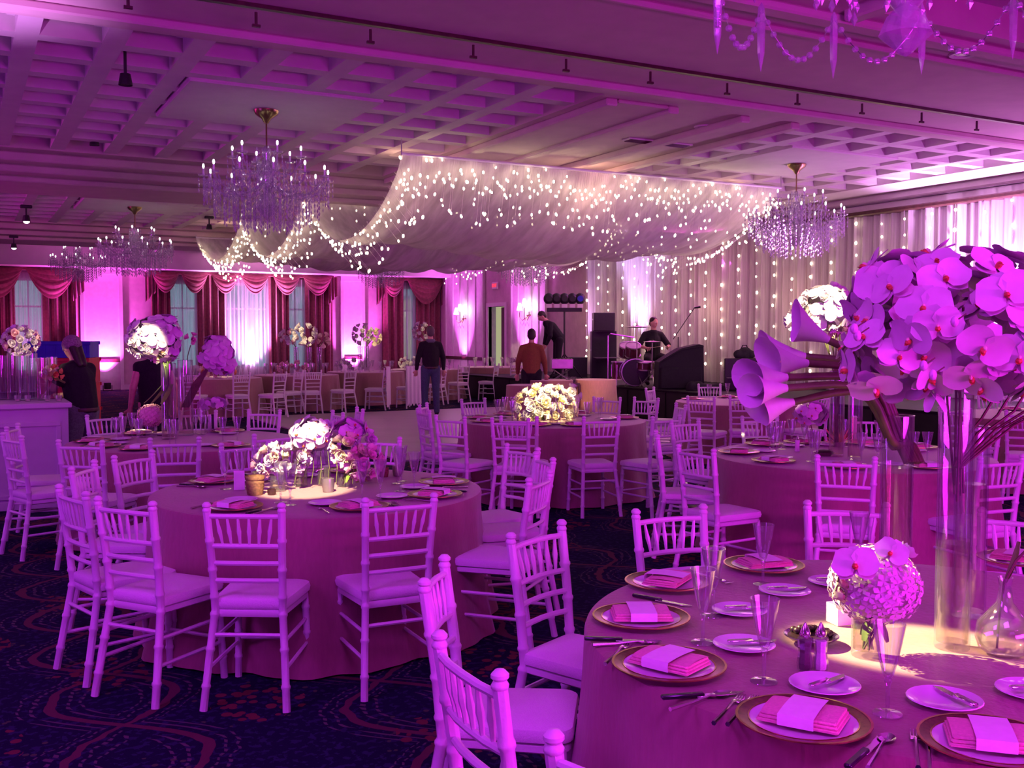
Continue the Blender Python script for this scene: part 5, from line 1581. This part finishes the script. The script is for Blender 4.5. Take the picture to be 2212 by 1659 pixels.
cluster(t, atd(45, 736, dd) - o, (.15, .14, .12), 34, [ROSE['petal_white'], ROSE['petal_white'], ROSE['petal_pink']], 1.3, False, -1, 71)
MB().tube([(0, 0, .1), atd(45, 736, dd) - o], .008, 'stem_green', 5).build('stem', t)
for k, px in enumerate((39, 61, 103, 128)):
    q = onz(px, 868, 1.0)
    tv = thing('votive_glass', 'tiny votive glass at the front of the bar, ' + ['leftmost', 'second', 'third', 'rightmost'][k], 'glass', (q.x, q.y + .05, 1.0))
    MB().lathe([(0, 0), (.025, 0), (.032, .06), (.029, .06), (.023, .008), (0, .008)], 'glass', 14).build('glass_wall', tv); MB().lathe([(0, .008), (.02, .008), (.02, .02), (0, .02)], 'petal_cream', 10).build('candle', tv)

# crates beyond the bar
q = ld((140 - CX) / FPX * 13.6, 13.6)
cz0 = 0
for k, (m, n_) in enumerate((('red_crate', 'bottom'), ('red_crate', 'second from the bottom'), ('red_crate', 'third from the bottom'), ('red_crate', 'right below the blue one'), ('blue_crate', 'topmost'))):
    hh = .335 if k < 4 else .22
    w_ = .33 if k < 4 else .38
    t = thing('plastic_crate', '%s plastic crate behind the bar, %s of its stack' % ('red' if k < 4 else 'blue', n_), 'crate', (q.x + (.05 if k < 4 else 0), q.y, cz0), -YAW + (.12 if k == 4 else .05))
    MB().box((-w_, -.22, 0), (w_, .22, .012), m).box((-w_, -.22, .012), (-w_ + .015, .22, hh - .004), m).box((w_ - .015, -.22, .012), (w_, .22, hh - .004), m).box((-w_ + .015, -.22, .012), (w_ - .015, -.205, hh - .004), m).box((-w_ + .015, .205, .012), (w_ - .015, .22, hh - .004), m).build('body', t, False)
    MB().box((-w_ - .015, -.235, hh - .05), (w_ + .015, -.22, hh - .004), m, .004).box((-w_ - .015, .22, hh - .05), (w_ + .015, .235, hh - .004), m, .004).build('lip_rim', t, False)
    for j in range(6): MB().box((-w_ + .06 + j * w_ * .34, -.228, .04), (-w_ + .075 + j * w_ * .34, -.22, hh - .06), m).build('rib', t, False)
    cz0 += hh

# ================================================================== people
def capsule(mb, a, ra, b, rb, m, n=12):
    a, b = Vector(a), Vector(b)
    v = (b - a); L = v.length or 1e-6; d = v / L
    pts, rad = [], []
    for k in range(4):
        q = PI / 2 * (1 - k / 4); pts.append(a - d * ra * math.sin(q)); rad.append(max(.0005, ra * math.cos(q)))
    pts += [a, b]; rad += [ra, rb]
    for k in range(1, 5):
        q = PI / 2 * k / 4; pts.append(b + d * rb * math.sin(q)); rad.append(max(.0005, rb * math.cos(q)))
    mb.tube(pts, rad, m, n)
def remesh(o, vox, it=3):
    r = o.modifiers.new('remesh', 'REMESH'); r.mode = 'VOXEL'; r.voxel_size = vox; r.use_smooth_shade = True
    s = o.modifiers.new('smooth', 'SMOOTH'); s.factor = .5; s.iterations = it
    return o
def person(lab, loc, rz, J, top, legs, hair, shirt_sleeve=1.0, beanie=None, long_hair=False, extra=None, shoes='black_cloth', dress=False):
    """J: joints in the figure's own space (facing +Y); one continuous body, clothes and hair as children"""
    t = thing('person', lab, 'person', loc, rz)
    V = {k: Vector(v) for k, v in J.items()}
    b = MB()
    hd, nk, ch, pe = V['head'], V['neck'], V['chest'], V['pelvis']
    f = V['face'].normalized(); side = f.cross(Vector((0, 0, 1))).normalized(); up = side.cross(f)
    R = Matrix((side, f, up)).transposed()
    b.ell(hd, (.076, .096, .112), 'skin', 16, 12, R)
    b.ell(hd + f * .018 - up * .058, (.054, .066, .058), 'skin', 12, 8, R)
    b.ell(hd + f * .102 - up * .012, (.014, .018, .026), 'skin', 8, 6, R)
    b.ell(hd + f * .088 - up * .056, (.026, .012, .010), 'skin', 8, 6, R)
    for s in (-1, 1): b.ell(hd + side * s * .078 - up * .012, (.010, .020, .032), 'skin', 8, 6, R)
    capsule(b, nk - (nk - hd) * .0, .058, hd - up * .06, .052, 'skin')
    capsule(b, ch, .125, nk - Vector((0, 0, .03)), .07, 'skin')
    capsule(b, pe, .13, ch, .13, 'skin')
    hipL, hipR = V['hipL'], V['hipR']
    capsule(b, V['shL'], .06, V['shR'], .06, 'skin')
    capsule(b, ch, .12, V['shL'] * .6 + ch * .4, .075, 'skin'); capsule(b, ch, .12, V['shR'] * .6 + ch * .4, .075, 'skin')
    for S in 'LR':
        sh, el, wr, hp, kn, an, to = (V[k + S] for k in ('sh', 'el', 'wr', 'hip', 'kn', 'an', 'to'))
        capsule(b, sh, .052, el, .040, 'skin'); capsule(b, el, .040, wr, .026, 'skin')
        capsule(b, hp, .085, kn, .058, 'skin'); capsule(b, kn, .055, an, .036, 'skin'); capsule(b, an, .038, to, .030, 'skin')
        capsule(b, pe, .12, hp, .09, 'skin')
        # hand: palm, four unequal bent fingers and a thumb leaving the side of the palm
        d = (wr - el).normalized(); g = V.get('palm' + S, Vector((0, 1, 0))); g = (g - d * g.dot(d)).normalized(); w_ = d.cross(g) * (1 if S == 'R' else -1)
        pc = wr + d * .055
        capsule(b, wr, .026, pc, .030, 'skin', 8)
        for k in range(4):
            kb = wr + d * .088 + w_ * (.030 - k * .020)
            capsule(b, wr + d * .02 + w_ * (.016 - k * .010), .016, kb, .0115, 'skin', 8)
            l = (.036, .042, .039, .030)[k]
            m1 = kb + (d * .92 + g * .38) * l; m2 = m1 + (d * .6 + g * .8) * l * .75
            capsule(b, kb, .0105, m1, .0095, 'skin', 7); capsule(b, m1, .0095, m2, .0085, 'skin', 7)
        th = wr + d * .03 + w_ * .028; t1 = th + (d * .6 + w_ * .75 + g * .2) * .036; t2 = t1 + (d * .9 + w_ * .1 + g * .4) * .028
        capsule(b, th, .014, t1, .0115, 'skin', 7); capsule(b, t1, .0115, t2, .0095, 'skin', 7)
    remesh(b.build('body', t), .0085, 2)
    for s in (-1, 1):
        MB().ell(hd + side * s * .030 + f * .086 + up * .012, (.013, .009, .008), 'china', 8, 6, R).ell(hd + side * s * .030 + f * .093 + up * .012, (.006, .004, .006), 'hair_dark', 6, 4, R).build('eye', t)
    MB().ell(hd + f * .096 - up * .057, (.022, .006, .005), 'drum_red', 8, 4, R).build('mouth', t)
    # clothes
    c = MB()
    capsule(c, ch, .155, nk - Vector((0, 0, .055)), .095, top); capsule(c, pe, .155, ch, .16, top)
    capsule(c, V['shL'], .066, V['shR'], .066, top); capsule(c, ch + side * .05, .13, pe + side * .03, .135, top); capsule(c, ch - side * .05, .13, pe - side * .03, .135, top)
    for S in 'LR':
        sh, el, wr = V['sh' + S], V['el' + S], V['wr' + S]
        capsule(c, nk - Vector((0, 0, .05)), .075, sh, .066, top)
        capsule(c, ch, .13, sh * .6 + ch * .4, .08, top)
        if shirt_sleeve >= 1: capsule(c, sh, .068, el, .056, top); capsule(c, el, .056, el.lerp(wr, .9), .038, top)
        else: capsule(c, sh, .072, sh.lerp(el, shirt_sleeve), .062, top)
    if dress: 
        capsule(c, pe, .17, (hipL + hipR) / 2 - Vector((0, 0, .45)), .20, top)
    remesh(c.build('dress' if dress else 'shirt', t), .014)
    if not dress:
        c = MB()
        capsule(c, pe - Vector((0, 0, .02)), .150, pe - (pe - (hipL + hipR) / 2) * .8, .145, legs)
        for S in 'LR':
            hp, kn, an = V['hip' + S], V['kn' + S], V['an' + S]
            capsule(c, pe, .13, hp, .105, legs); capsule(c, hp, .105, kn, .078, legs); capsule(c, kn, .076, an, .060, legs)
        remesh(c.build('trousers', t), .014)
        if legs != 'black_cloth':
            MB().lathe([(.163, -.015), (.166, 0), (.163, .02)], 'dark_wood', 20, tuple(pe - Vector((0, 0, .03)))).build('belt', t)
    for S in 'LR':
        c = MB(); capsule(c, V['an' + S] - Vector((0, 0, .02)), .052, V['to' + S], .042, shoes); remesh(c.build('shoe', t), .012, 1)
    c = MB()
    if beanie:
        c.ell(hd + up * .035 - f * .012, (.092, .112, .098), beanie, 16, 10, R).ell(hd + up * .0 - f * .012, (.096, .116, .035), beanie, 16, 6, R)
        remesh(c.build('beanie', t), .010)
        c = MB()
    else:
        c.ell(hd + up * .034 - f * .020, (.084, .098, .092), hair, 16, 10, R)
        c.ell(hd - up * .02 - f * .055, (.078, .055, .075), hair, 12, 8, R)
    if long_hair:
        for s in (-1, 1): capsule(c, hd - f * .055 + side * .03 * s, .045, nk - f * .10 + side * .03 * s - Vector((0, 0, .06)), .030, hair)
    if c.v: remesh(c.build('hair', t), .010)
    if extra: extra(t, V)
    return t
def stand_pose(h=1.76, bend=0.0, armL=None, armR=None, twist=0, look=(0, 1, 0)):
    k = h / 1.76
    sb, cb = math.sin(bend), math.cos(bend)
    def B(x, y, z):          # rotate the upper body about the hips
        yy, zz = y, z - .95
        return (x * k, (yy * cb + zz * sb) * k, (.95 + zz * cb - yy * sb) * k)
    J = dict(head=B(0, .02, 1.635), neck=B(0, -.01, 1.47), chest=B(0, 0, 1.27), pelvis=(0, 0, .97 * k),
             shL=B(-.168, -.01, 1.385), shR=B(.168, -.01, 1.385), hipL=(-.095 * k, 0, .92 * k), hipR=(.095 * k, 0, .92 * k),
             knL=(-.11 * k, .03, .50 * k), knR=(.11 * k, .03, .50 * k), anL=(-.12 * k, -.01, .085 * k), anR=(.12 * k, -.01, .085 * k), toL=(-.14 * k, .15, .035), toR=(.14 * k, .15, .035), face=look)
    J['elL'] = B(*(armL[0] if armL else (-.25, -.02, 1.13))); J['wrL'] = B(*(armL[1] if armL else (-.27, .06, .89)))
    J['elR'] = B(*(armR[0] if armR else (.25, -.02, 1.13))); J['wrR'] = B(*(armR[1] if armR else (.27, .06, .89)))
    return J
# man in the dark jacket at the dance floor
q = ld((930 - CX) / FPX * 20.4, 20.4)
def collar(t, V): MB().lathe([(.085, 0), (.10, .03), (.085, .07), (.07, .06)], 'grey_cloth', 16, tuple(V['neck'] - Vector((0, .01, .04)))).build('collar', t, True, 'light grey collar')
person('person in a dark jacket and jeans standing with back turned at the dance floor', (q.x, q.y, .02), -YAW + .25, stand_pose(1.80), 'black_cloth', 'denim', 'hair_grey', extra=collar)
# man in the rust shirt
q = ld((1148 - CX) / FPX * 19.1, 19.1)
person('person in a rust-coloured shirt and dark trousers, seen from behind near the small cloth tables', (q.x, q.y, .02), -YAW - .1, stand_pose(1.74, .05), 'rust_shirt', 'black_cloth', 'hair_dark')
# bending man by the light stand
q = ld((1206 - CX) / FPX * 24.5, 24.5)
person('person in black leaning forward over equipment beside the light stand', (q.x, q.y, .6), -YAW + 1.75, stand_pose(1.74, .62, ((-.24, .16, 1.16), (-.14, .36, 1.02)), ((.24, .16, 1.16), (.14, .36, 1.02)), look=(0, .8, -.6)), 'black_cloth', 'black_cloth', 'hair_dark')
# woman with the beanie behind the bar end
q = ld((176 - CX) / FPX * 10.5, 10.5)
person('person in grey beanie and black top arranging flowers at the end of the bar', (q.x, q.y, 0), -YAW + 1.15, stand_pose(1.64, .18, ((-.26, .10, 1.20), (-.16, .34, 1.16)), ((.26, .12, 1.20), (.14, .36, 1.16)), look=(.1, .9, -.35)), 'black_cloth', 'grey_cloth', 'hair_dark', .6, 'knit', True)
o = atd(112, 806, 10.15)
t = thing('orange_bouquet', 'small bunch of orange and yellow flowers in the hands of the person with the beanie', 'flowers', tuple(o))
cluster(t, (0, 0, 0), (.085, .07, .06), 18, [ROSE['petal_orange'], ROSE['petal_orange'], ROSE['petal_cream']], .95, False, -1, 81)
MB().tube([(0, 0, -.03), (.12, 0, -.10)], .012, 'leaf', 6).build('stem', t)
# woman in black behind the tall vases
q = ld((331 - CX) / FPX * 11.6, 11.6)
person('person in a sleeveless black dress standing behind the tall flower vase at left', (q.x, q.y, 0), -YAW + .6, stand_pose(1.62, .08), 'black_cloth', 'black_cloth', 'hair_dark', .1, dress=True)

# ================================================================== the band on the stage
SZ = .6
def on_stage(px, dep):
    q = ld((px - CX) / FPX * dep, dep); q.z = SZ
    q.x = max(q.x, 11.95)
    return q
# drummer, seated
q = on_stage(1410, 21.6)
th = thing('drum_stool', 'round black drum stool under the seated drummer', 'stool', tuple(q))
MB().lathe([(0, .50), (.15, .50), (.17, .47), (.16, .43), (0, .42)], 'black_cloth', 18).build('seat', th)
MB().tube([(0, 0, .12), (0, 0, .44)], .02, 'steel', 8).build('post', th)
for k in range(3): MB().tube([(0, 0, .22), (.24 * math.cos(k * 2.09), .24 * math.sin(k * 2.09), .01)], .012, 'steel', 6).build('leg', th)
J = stand_pose(1.78, .0)
dz = -.36
for k_ in ('head', 'neck', 'chest', 'pelvis', 'shL', 'shR'): J[k_] = (J[k_][0], J[k_][1] + (.05 if k_ in ('head', 'neck') else 0), J[k_][2] + dz)
J['hipL'], J['hipR'] = (-.10, .02, .57), (.10, .02, .57)
J['knL'], J['knR'] = (-.24, .42, .52), (.24, .42, .52)
J['anL'], J['anR'] = (-.25, .40, .09), (.25, .42, .09); J['toL'], J['toR'] = (-.27, .55, .04), (.27, .57, .04)
J['elL'], J['elR'] = (-.33, .08, .80), (.33, .08, .80); J['wrL'], J['wrR'] = (-.22, .32, .78), (.22, .32, .76)
J['face'] = (-.35, .9, -.1)
def sticks(t, V):
    pass
person('person in a black shirt seated behind the drum kit', tuple(q), PI - YAW + .15, J, 'black_cloth', 'black_cloth', 'hair_dark', .9)
for s in (-1, 1):
    m = Matrix.Rotation(PI - YAW + .15, 3, 'Z'); a = q + m @ Vector((s * .20, .36, .76)); b = q + m @ Vector((s * .06, .72, .80))
    k_ = thing('drumstick', 'thin wooden drumstick in the drummer\'s %s hand' % ('left' if s < 0 else 'right'), 'drumstick', tuple(a)); MB().tube([(0, 0, 0), b - a], [.008, .005], 'petal_cream', 6).build('shaft', k_); MB().ell(b - a, (.008, .008, .010), 'petal_cream', 6, 4).build('tip', k_)
def drum(px, py, dep, r, h, lab, tilt=0, axis='Z', nm='tom_drum', floor=False):
    p = atd(px, py, dep); p.x = max(p.x, 12.0)
    if floor: p.z = SZ + h / 2 + .12
    t = thing(nm, lab, 'drum', tuple(p)); t.rotation_euler = (tilt if axis == 'Z' else PI / 2, 0, -YAW)
    MB().lathe([(0, -h / 2), (r, -h / 2), (r, h / 2), (0, h / 2)], 'drum_red', 24).build('shell', t)
    MB().lathe([(0, h / 2 + .006), (r - .01, h / 2 + .006)], 'black_plastic' if nm == 'bass_drum' else 'drum_head', 24).build('drum_head', t)
    for s in (-1, 1): MB().lathe([(r, s * h / 2 - .012), (r + .010, s * h / 2 - .01), (r + .010, s * h / 2 + .012), (r - .008, s * h / 2 + .014)], 'steel', 24).build('hoop', t)
    for k in range(6):
        a = k * PI / 3; MB().box((r * math.cos(a) - .008, r * math.sin(a) - .008, -h * .35), (r * math.cos(a) + .010, r * math.sin(a) + .010, h * .35), 'steel', .002).build('lug', t)
    if floor:
        for k in range(3):
            a = k * 2.09; MB().tube([(r * math.cos(a), r * math.sin(a), h * .2), (r * math.cos(a) * 1.03, r * math.sin(a) * 1.03, -h / 2 - .12)], .008, 'steel', 6).build('leg', t)
    return t
drum(1366, 812, 20.6, .27, .38, 'big bass drum at the front of the kit', 0, 'Y', 'bass_drum').location.z = SZ + .285
drum(1330, 757, 20.7, .15, .22, 'left rack tom of the drum kit', .5)
drum(1362, 757, 20.6, .15, .22, 'right rack tom of the drum kit', .5)
drum(1318, 800, 20.9, .19, .36, 'floor tom at the left of the drum kit', 0, 'Z', 'floor_tom', True)
drum(1395, 790, 20.4, .17, .15, 'snare drum in front of the drummer', .1, 'Z', 'snare_drum')
def cymbal(px, py, dep, r, lab, tilt=.05):
    p = atd(px, py, dep); b = Vector((p.x, p.y, SZ)); h = p.z - SZ
    t = thing('cymbal_stand', lab, 'cymbal', tuple(b))
    MB().tube([(0, 0, .25), (0, 0, h - .02)], .011, 'steel', 6).build('pole', t)
    MB().lathe([(r, -.004), (r * .4, .012), (r * .16, .020), (.02, .035), (0, .036)], 'cymbal_bronze', 24, (0, 0, h)).lathe([(r, -.004), (r * .5, -.02), (0, -.02)], 'cymbal_bronze', 24, (0, 0, h)).build('cymbal', t)
    for k in range(3):
        a = k * 2.09 + .5; MB().tube([(0, 0, .30), (.24 * math.cos(a), .24 * math.sin(a), .01)], .010, 'steel', 5).build('leg', t)
cymbal(1376, 706, 20.4, .27, 'large crash cymbal on a stand left of the drummer')
cymbal(1409, 738, 20.2, .19, 'hi-hat cymbal on a stand in front of the drummer')
t = thing('drum_rack', 'bent steel rack at the left of the drum kit', 'stand', tuple(on_stage(1288, 21.2)), -YAW)
MB().tube([(0, 0, .0), (0, 0, 1.02), (.05, 0, 1.06), (.55, 0, .98)], .014, 'steel', 6).build('rail', t)
for k in range(2): MB().tube([(0, 0, .02), (.15 * (1 if k else -1), .2, .02)], .012, 'steel', 6).build('foot', t)

# speaker stack at the drape's left end
q = on_stage(1303, 23.4)
def speaker(loc, w_, d, h, lab, rz, nm='loudspeaker'):
    t = thing(nm, lab, 'speaker', loc, rz)
    MB().box((-w_ / 2, -d / 2, 0), (w_ / 2, d / 2, h), 'black_plastic', .012).build('cabinet', t, False)
    MB().box((-w_ / 2 + .025, -d / 2 - .008, .03), (w_ / 2 - .025, -d / 2, h - .03), 'grille', .004).build('grille', t, False)
    for k in range(2 if h > .5 else 1):
        MB().lathe([(0, .01), (w_ * .12, .004), (w_ * .32, .02), (w_ * .34, .012)], 'black_plastic', 20).build('cone', t)
        o = t.children[-1]; o.rotation_euler = (PI / 2, 0, 0); o.location = (0, -d / 2 - .004, h * (.3 + .4 * k) if h > .5 else h / 2)
    MB().box((-w_ / 2 - .006, -.05, h * .6), (-w_ / 2, .05, h * .6 + .03), 'steel').box((w_ / 2, -.05, h * .6), (w_ / 2 + .006, .05, h * .6 + .03), 'steel').build('handle', t, False)
    return t
speaker(tuple(q), .56, .5, 1.12, 'tall black subwoofer at the bottom of the speaker stack', -YAW)
speaker((q.x, q.y, q.z + 1.12), .48, .42, .42, 'black loudspeaker on top of the speaker stack', -YAW + .05)
q = on_stage(1247, 24.6); speaker(tuple(q), .46, .46, .50, 'black loudspeaker cabinet on the stage left of the speaker stack', -YAW)
# black amplifier with a bag on it
q = on_stage(1603, 19.2)
speaker(tuple(q), .66, .34, .60, 'wide black amplifier at the right of the stage', -YAW - .15, 'amplifier')
t = thing('black_bag', 'crumpled black bag lying on the amplifier', 'bag', (q.x + .05, q.y, q.z + .60), -YAW)
c = MB()
for a, r_ in (((-.10, 0, .07), .09), ((.02, .02, .10), .11), ((.12, -.01, .07), .08), ((.0, 0, .05), .10)): c.ell(a, (r_ * 1.2, r_, r_), 'black_cloth', 12, 8)
remesh(c.build('sack', t), .015); MB().tube([(-.08, 0, .13), (-.03, 0, .24), (.04, 0, .24), (.08, 0, .15)], .010, 'black_cloth', 6).build('strap', t)
# keyboard/piano under black cover
q = on_stage(1466, 19.6)
t = thing('covered_piano', 'black covered upright keyboard with a sloping top in the middle of the stage', 'piano', tuple(q), -YAW)
m = MB(); X0, X1 = -.42, .42
prof = [(X0, .52), (-.30, .60), (.0, .78), (.34, .86), (X1, .84)]
vs = []
for y in (-.30, .32):
    vs += [(x, y, z) for x, z in prof] + [(X1 + .02, y, .0), (X0 - .02, y, 0)]
n = 7
fs = [tuple(range(n - 1, -1, -1)), tuple(range(n, 2 * n))] + [(i, (i + 1) % n, n + (i + 1) % n, n + i) for i in range(n)]
m.add(vs, fs, 'black_cloth').build('cover', t, False)
MB().box((X0 + .03, -.34, .02), (X1 - .03, -.30, .42), 'black_cloth', .015).build('cover_fold', t, False); MB().tube([(X0, -.31, .5), (0, -.32, .76), (X1, -.31, .82)], .012, 'black_cloth', 6).build('hem', t)
q2 = on_stage(1530, 18.9)
t = thing('black_cable_heap', 'low heap of black cloth and cables right of the covered keyboard', 'cloth', tuple(q2), -YAW)
c = MB()
for k in range(6): c.ell((-.3 + .12 * k, 0, .05 + .02 * math.sin(k * 2)), (.12, .14, .13 - .014 * k), 'black_cloth', 10, 6)
remesh(c.build('heap', t), .02)
for k in range(3): MB().tube([(-.3 + .1 * k, -.16, .02), (0, -.22 - .03 * k, .015), (.35, -.14, .015)], .009, 'black_plastic', 6).build('cable', t)
# microphone on a boom
q = on_stage(1465, 20.6)
t = thing('microphone_stand', 'tall boom microphone stand before the fairy-lit drapes', 'microphone stand', tuple(q), -YAW)
dd = lat_dep(q)[1]; MR = Matrix.Rotation(YAW, 3, 'Z')
def loc(px, py): return MR @ (atd(px, py, dd) - q)
MB().tube([(0, 0, .03), loc(1465, 728)], .011, 'black_plastic', 6).build('pole', t)
a, b = loc(1454, 733), loc(1500, 665)
MB().tube([a, b], .008, 'black_plastic', 6).build('boom', t)
MB().tube([b, loc(1513, 663)], [.018, .024], 'black_plastic', 8).build('microphone', t)
MB().lathe([(0, 0), (.14, 0), (.13, .02), (.02, .04), (0, .04)], 'black_plastic', 16).build('base', t)
# stage light T-bar
q = on_stage(1219, 24.0); q = ld((1219 - CX) / FPX * 23.5, 23.5); q.z = SZ
t = thing('stage_light_stand', 'tall T-bar stand carrying a row of dark round stage lamps', 'light stand', tuple(q), -YAW)
dd = 23.5
h = atd(1219, 668, dd).z - SZ
MB().tube([(0, 0, .1), (0, 0, h)], .022, 'black_plastic', 8).build('pole', t)
MB().box((-.40, -.04, h - .06), (.40, .04, h + .03), 'black_plastic', .008).build('crossbar', t)
for k in range(3):
    a = 2.09 * k + .3; MB().tube([(0, 0, .6), (.45 * math.cos(a), .45 * math.sin(a), .02)], .014, 'black_plastic', 6).build('leg', t)
for k in range(5):
    x = -.36 + .18 * k
    o = MB().ell((x, 0, h + .24), (.125, .10, .13), 'black_plastic', 14, 9).build('lamp_head', t)
    MB().lathe([(0, -.0), (.07, .0)], 'blue_crate' if k == 4 else 'grille', 14).build('lens', o)  # blue reflection put into the last lens's colour
    l = o.children[0]; l.location = (x, -.101, h + .24); l.rotation_euler = (PI / 2, 0, 0)
    MB().box((x - .015, -.01, h + .02), (x + .015, .01, h + .20), 'black_plastic').build('yoke', t)
    MB().box((x - .065, -.045, h + .03), (x + .065, -.035, h + .12), 'trim_paint', .003).build('name_plate', t, True, 'pale plate below the lamp')
# mixing desk case behind the bending person
q = ld((1212 - CX) / FPX * 22.8, 22.8); q.z = SZ
t = thing('mixer_case', 'grey equipment case on a folding rack beside the bending person', 'case', tuple(q), -YAW)
MB().box((-.22, -.2, .28), (.26, .2, .50), 'lead', .01).build('case', t, False)
for s in (-1, 1): MB().tube([(s * .2, -.15, .0), (-s * .2, -.15, .28)], .012, 'steel', 6).tube([(s * .2, .15, .0), (-s * .2, .15, .28)], .012, 'steel', 6).build('leg', t)
for k in range(5): MB().box((-.18 + k * .085, -.18, .50), (-.13 + k * .085, .12, .512), 'black_plastic').build('fader_strip', t, False)

# ================================================================== lamps of the uplights, pin spots and string glow
def up_spot(px, mt, e, ang=38, wall='far', dx=.5, z0=.25, zt=3.6, lean=.35):
    if wall == 'far':
        x = fx(px); light('uplight_beam', 'SPOT', (x, YF - dx, z0), (x, YF - dx + lean, zt), mt, e, spot=ang, blend=.7, rad=.05)
    else:
        y = onx(px, 700, wall).y; light('uplight_beam', 'SPOT', (wall - dx, y, z0), (wall - dx + lean, y, zt), mt, e, spot=ang, blend=.7, rad=.05)
up_spot(222, (1.0, .10, .95), 1600, 80, lean=.30, dx=.4)
up_spot(760, (1.0, .12, 1.0), 1700, 76, lean=.30, dx=.4)
up_spot(537, (1.0, .35, 1.0), 3800, 74, dx=.42, lean=.25)
up_spot(60, (.9, .1, .6), 250, 70, dx=.9)
up_spot(1008, (.90, .12, 1.0), 1500, 60, wall=XR, lean=.28)
up_spot(1146, (.90, .12, 1.0), 1500, 60, wall=XR, lean=.28)
up_spot(1275, (.62, .28, 1.0), 700, 40, wall=XD, z0=.7, lean=.35, dx=.45)
up_spot(1388, (.70, .45, 1.0), 2200, 46, wall=XD, z0=.7, lean=.42, dx=.6)
for k in range(6):
    y = 9.5 + k * 2.5
    light('fairy_glow', 'POINT', (XD - .45, y, 2.2), (XD, y, 2.2), (1.0, .55, .36), 15, rad=.5)
for x, y in ((CX0 + .3, 13), (8, 12.5), (CX1 - .4, 13), (CX0 + .2, 18), (CX0 + .3, 23), (8, 12.6)):
    light('canopy_glow', 'POINT', (x, y, ZC + .05), (x, y, 0), (1.0, .55, .38), 7, rad=.3)
def pin(src, dst, e, ang, col=WRM):
    light('pin_spot', 'SPOT', src, dst, col, e, spot=ang, blend=.35, rad=.03)
pin((0.2, 5.2, 4.0), tuple(onz(1975, 1385, .78)), 9000, 6.0, (1.0, .84, .36))
pin((2.2, 3.0, 4.0), tuple(atd(1812, 1285, 3.05)), 260, 3.2)
pin((0.4, 3.0, 4.0), tuple(atd(640, 965, 5.6)), 5200, 8)
pin((4.2, 5.2, 4.0), tuple(atd(1180, 880, 10.6)), 7500, 7.5, (1.0, .80, .34))
pin((1.0, 6.2, 4.0), tuple(atd(316, 740, 8.4)), 5000, 5.4)
pin((4.0, 2.4, 4.0), tuple(atd(1765, 672, 7.3)), 6500, 6.6)
pin((-2.0, 6.0, 4.0), tuple(atd(48, 738, 9.9)), 2200, 4.2)
pin((4.4, 11.4, 3.4), tuple(atd(1265, 830, 19.6)), 800, 8, (1, .45, .2))
for px, py, d in ((655, 722, 22.4), (785, 722, 23.6), (912, 716, 25.2), (480, 797, 21)):
    p = atd(px, py, d); pin((4.4, p.y - 4.0, 3.0), tuple(p), 1500, 7)
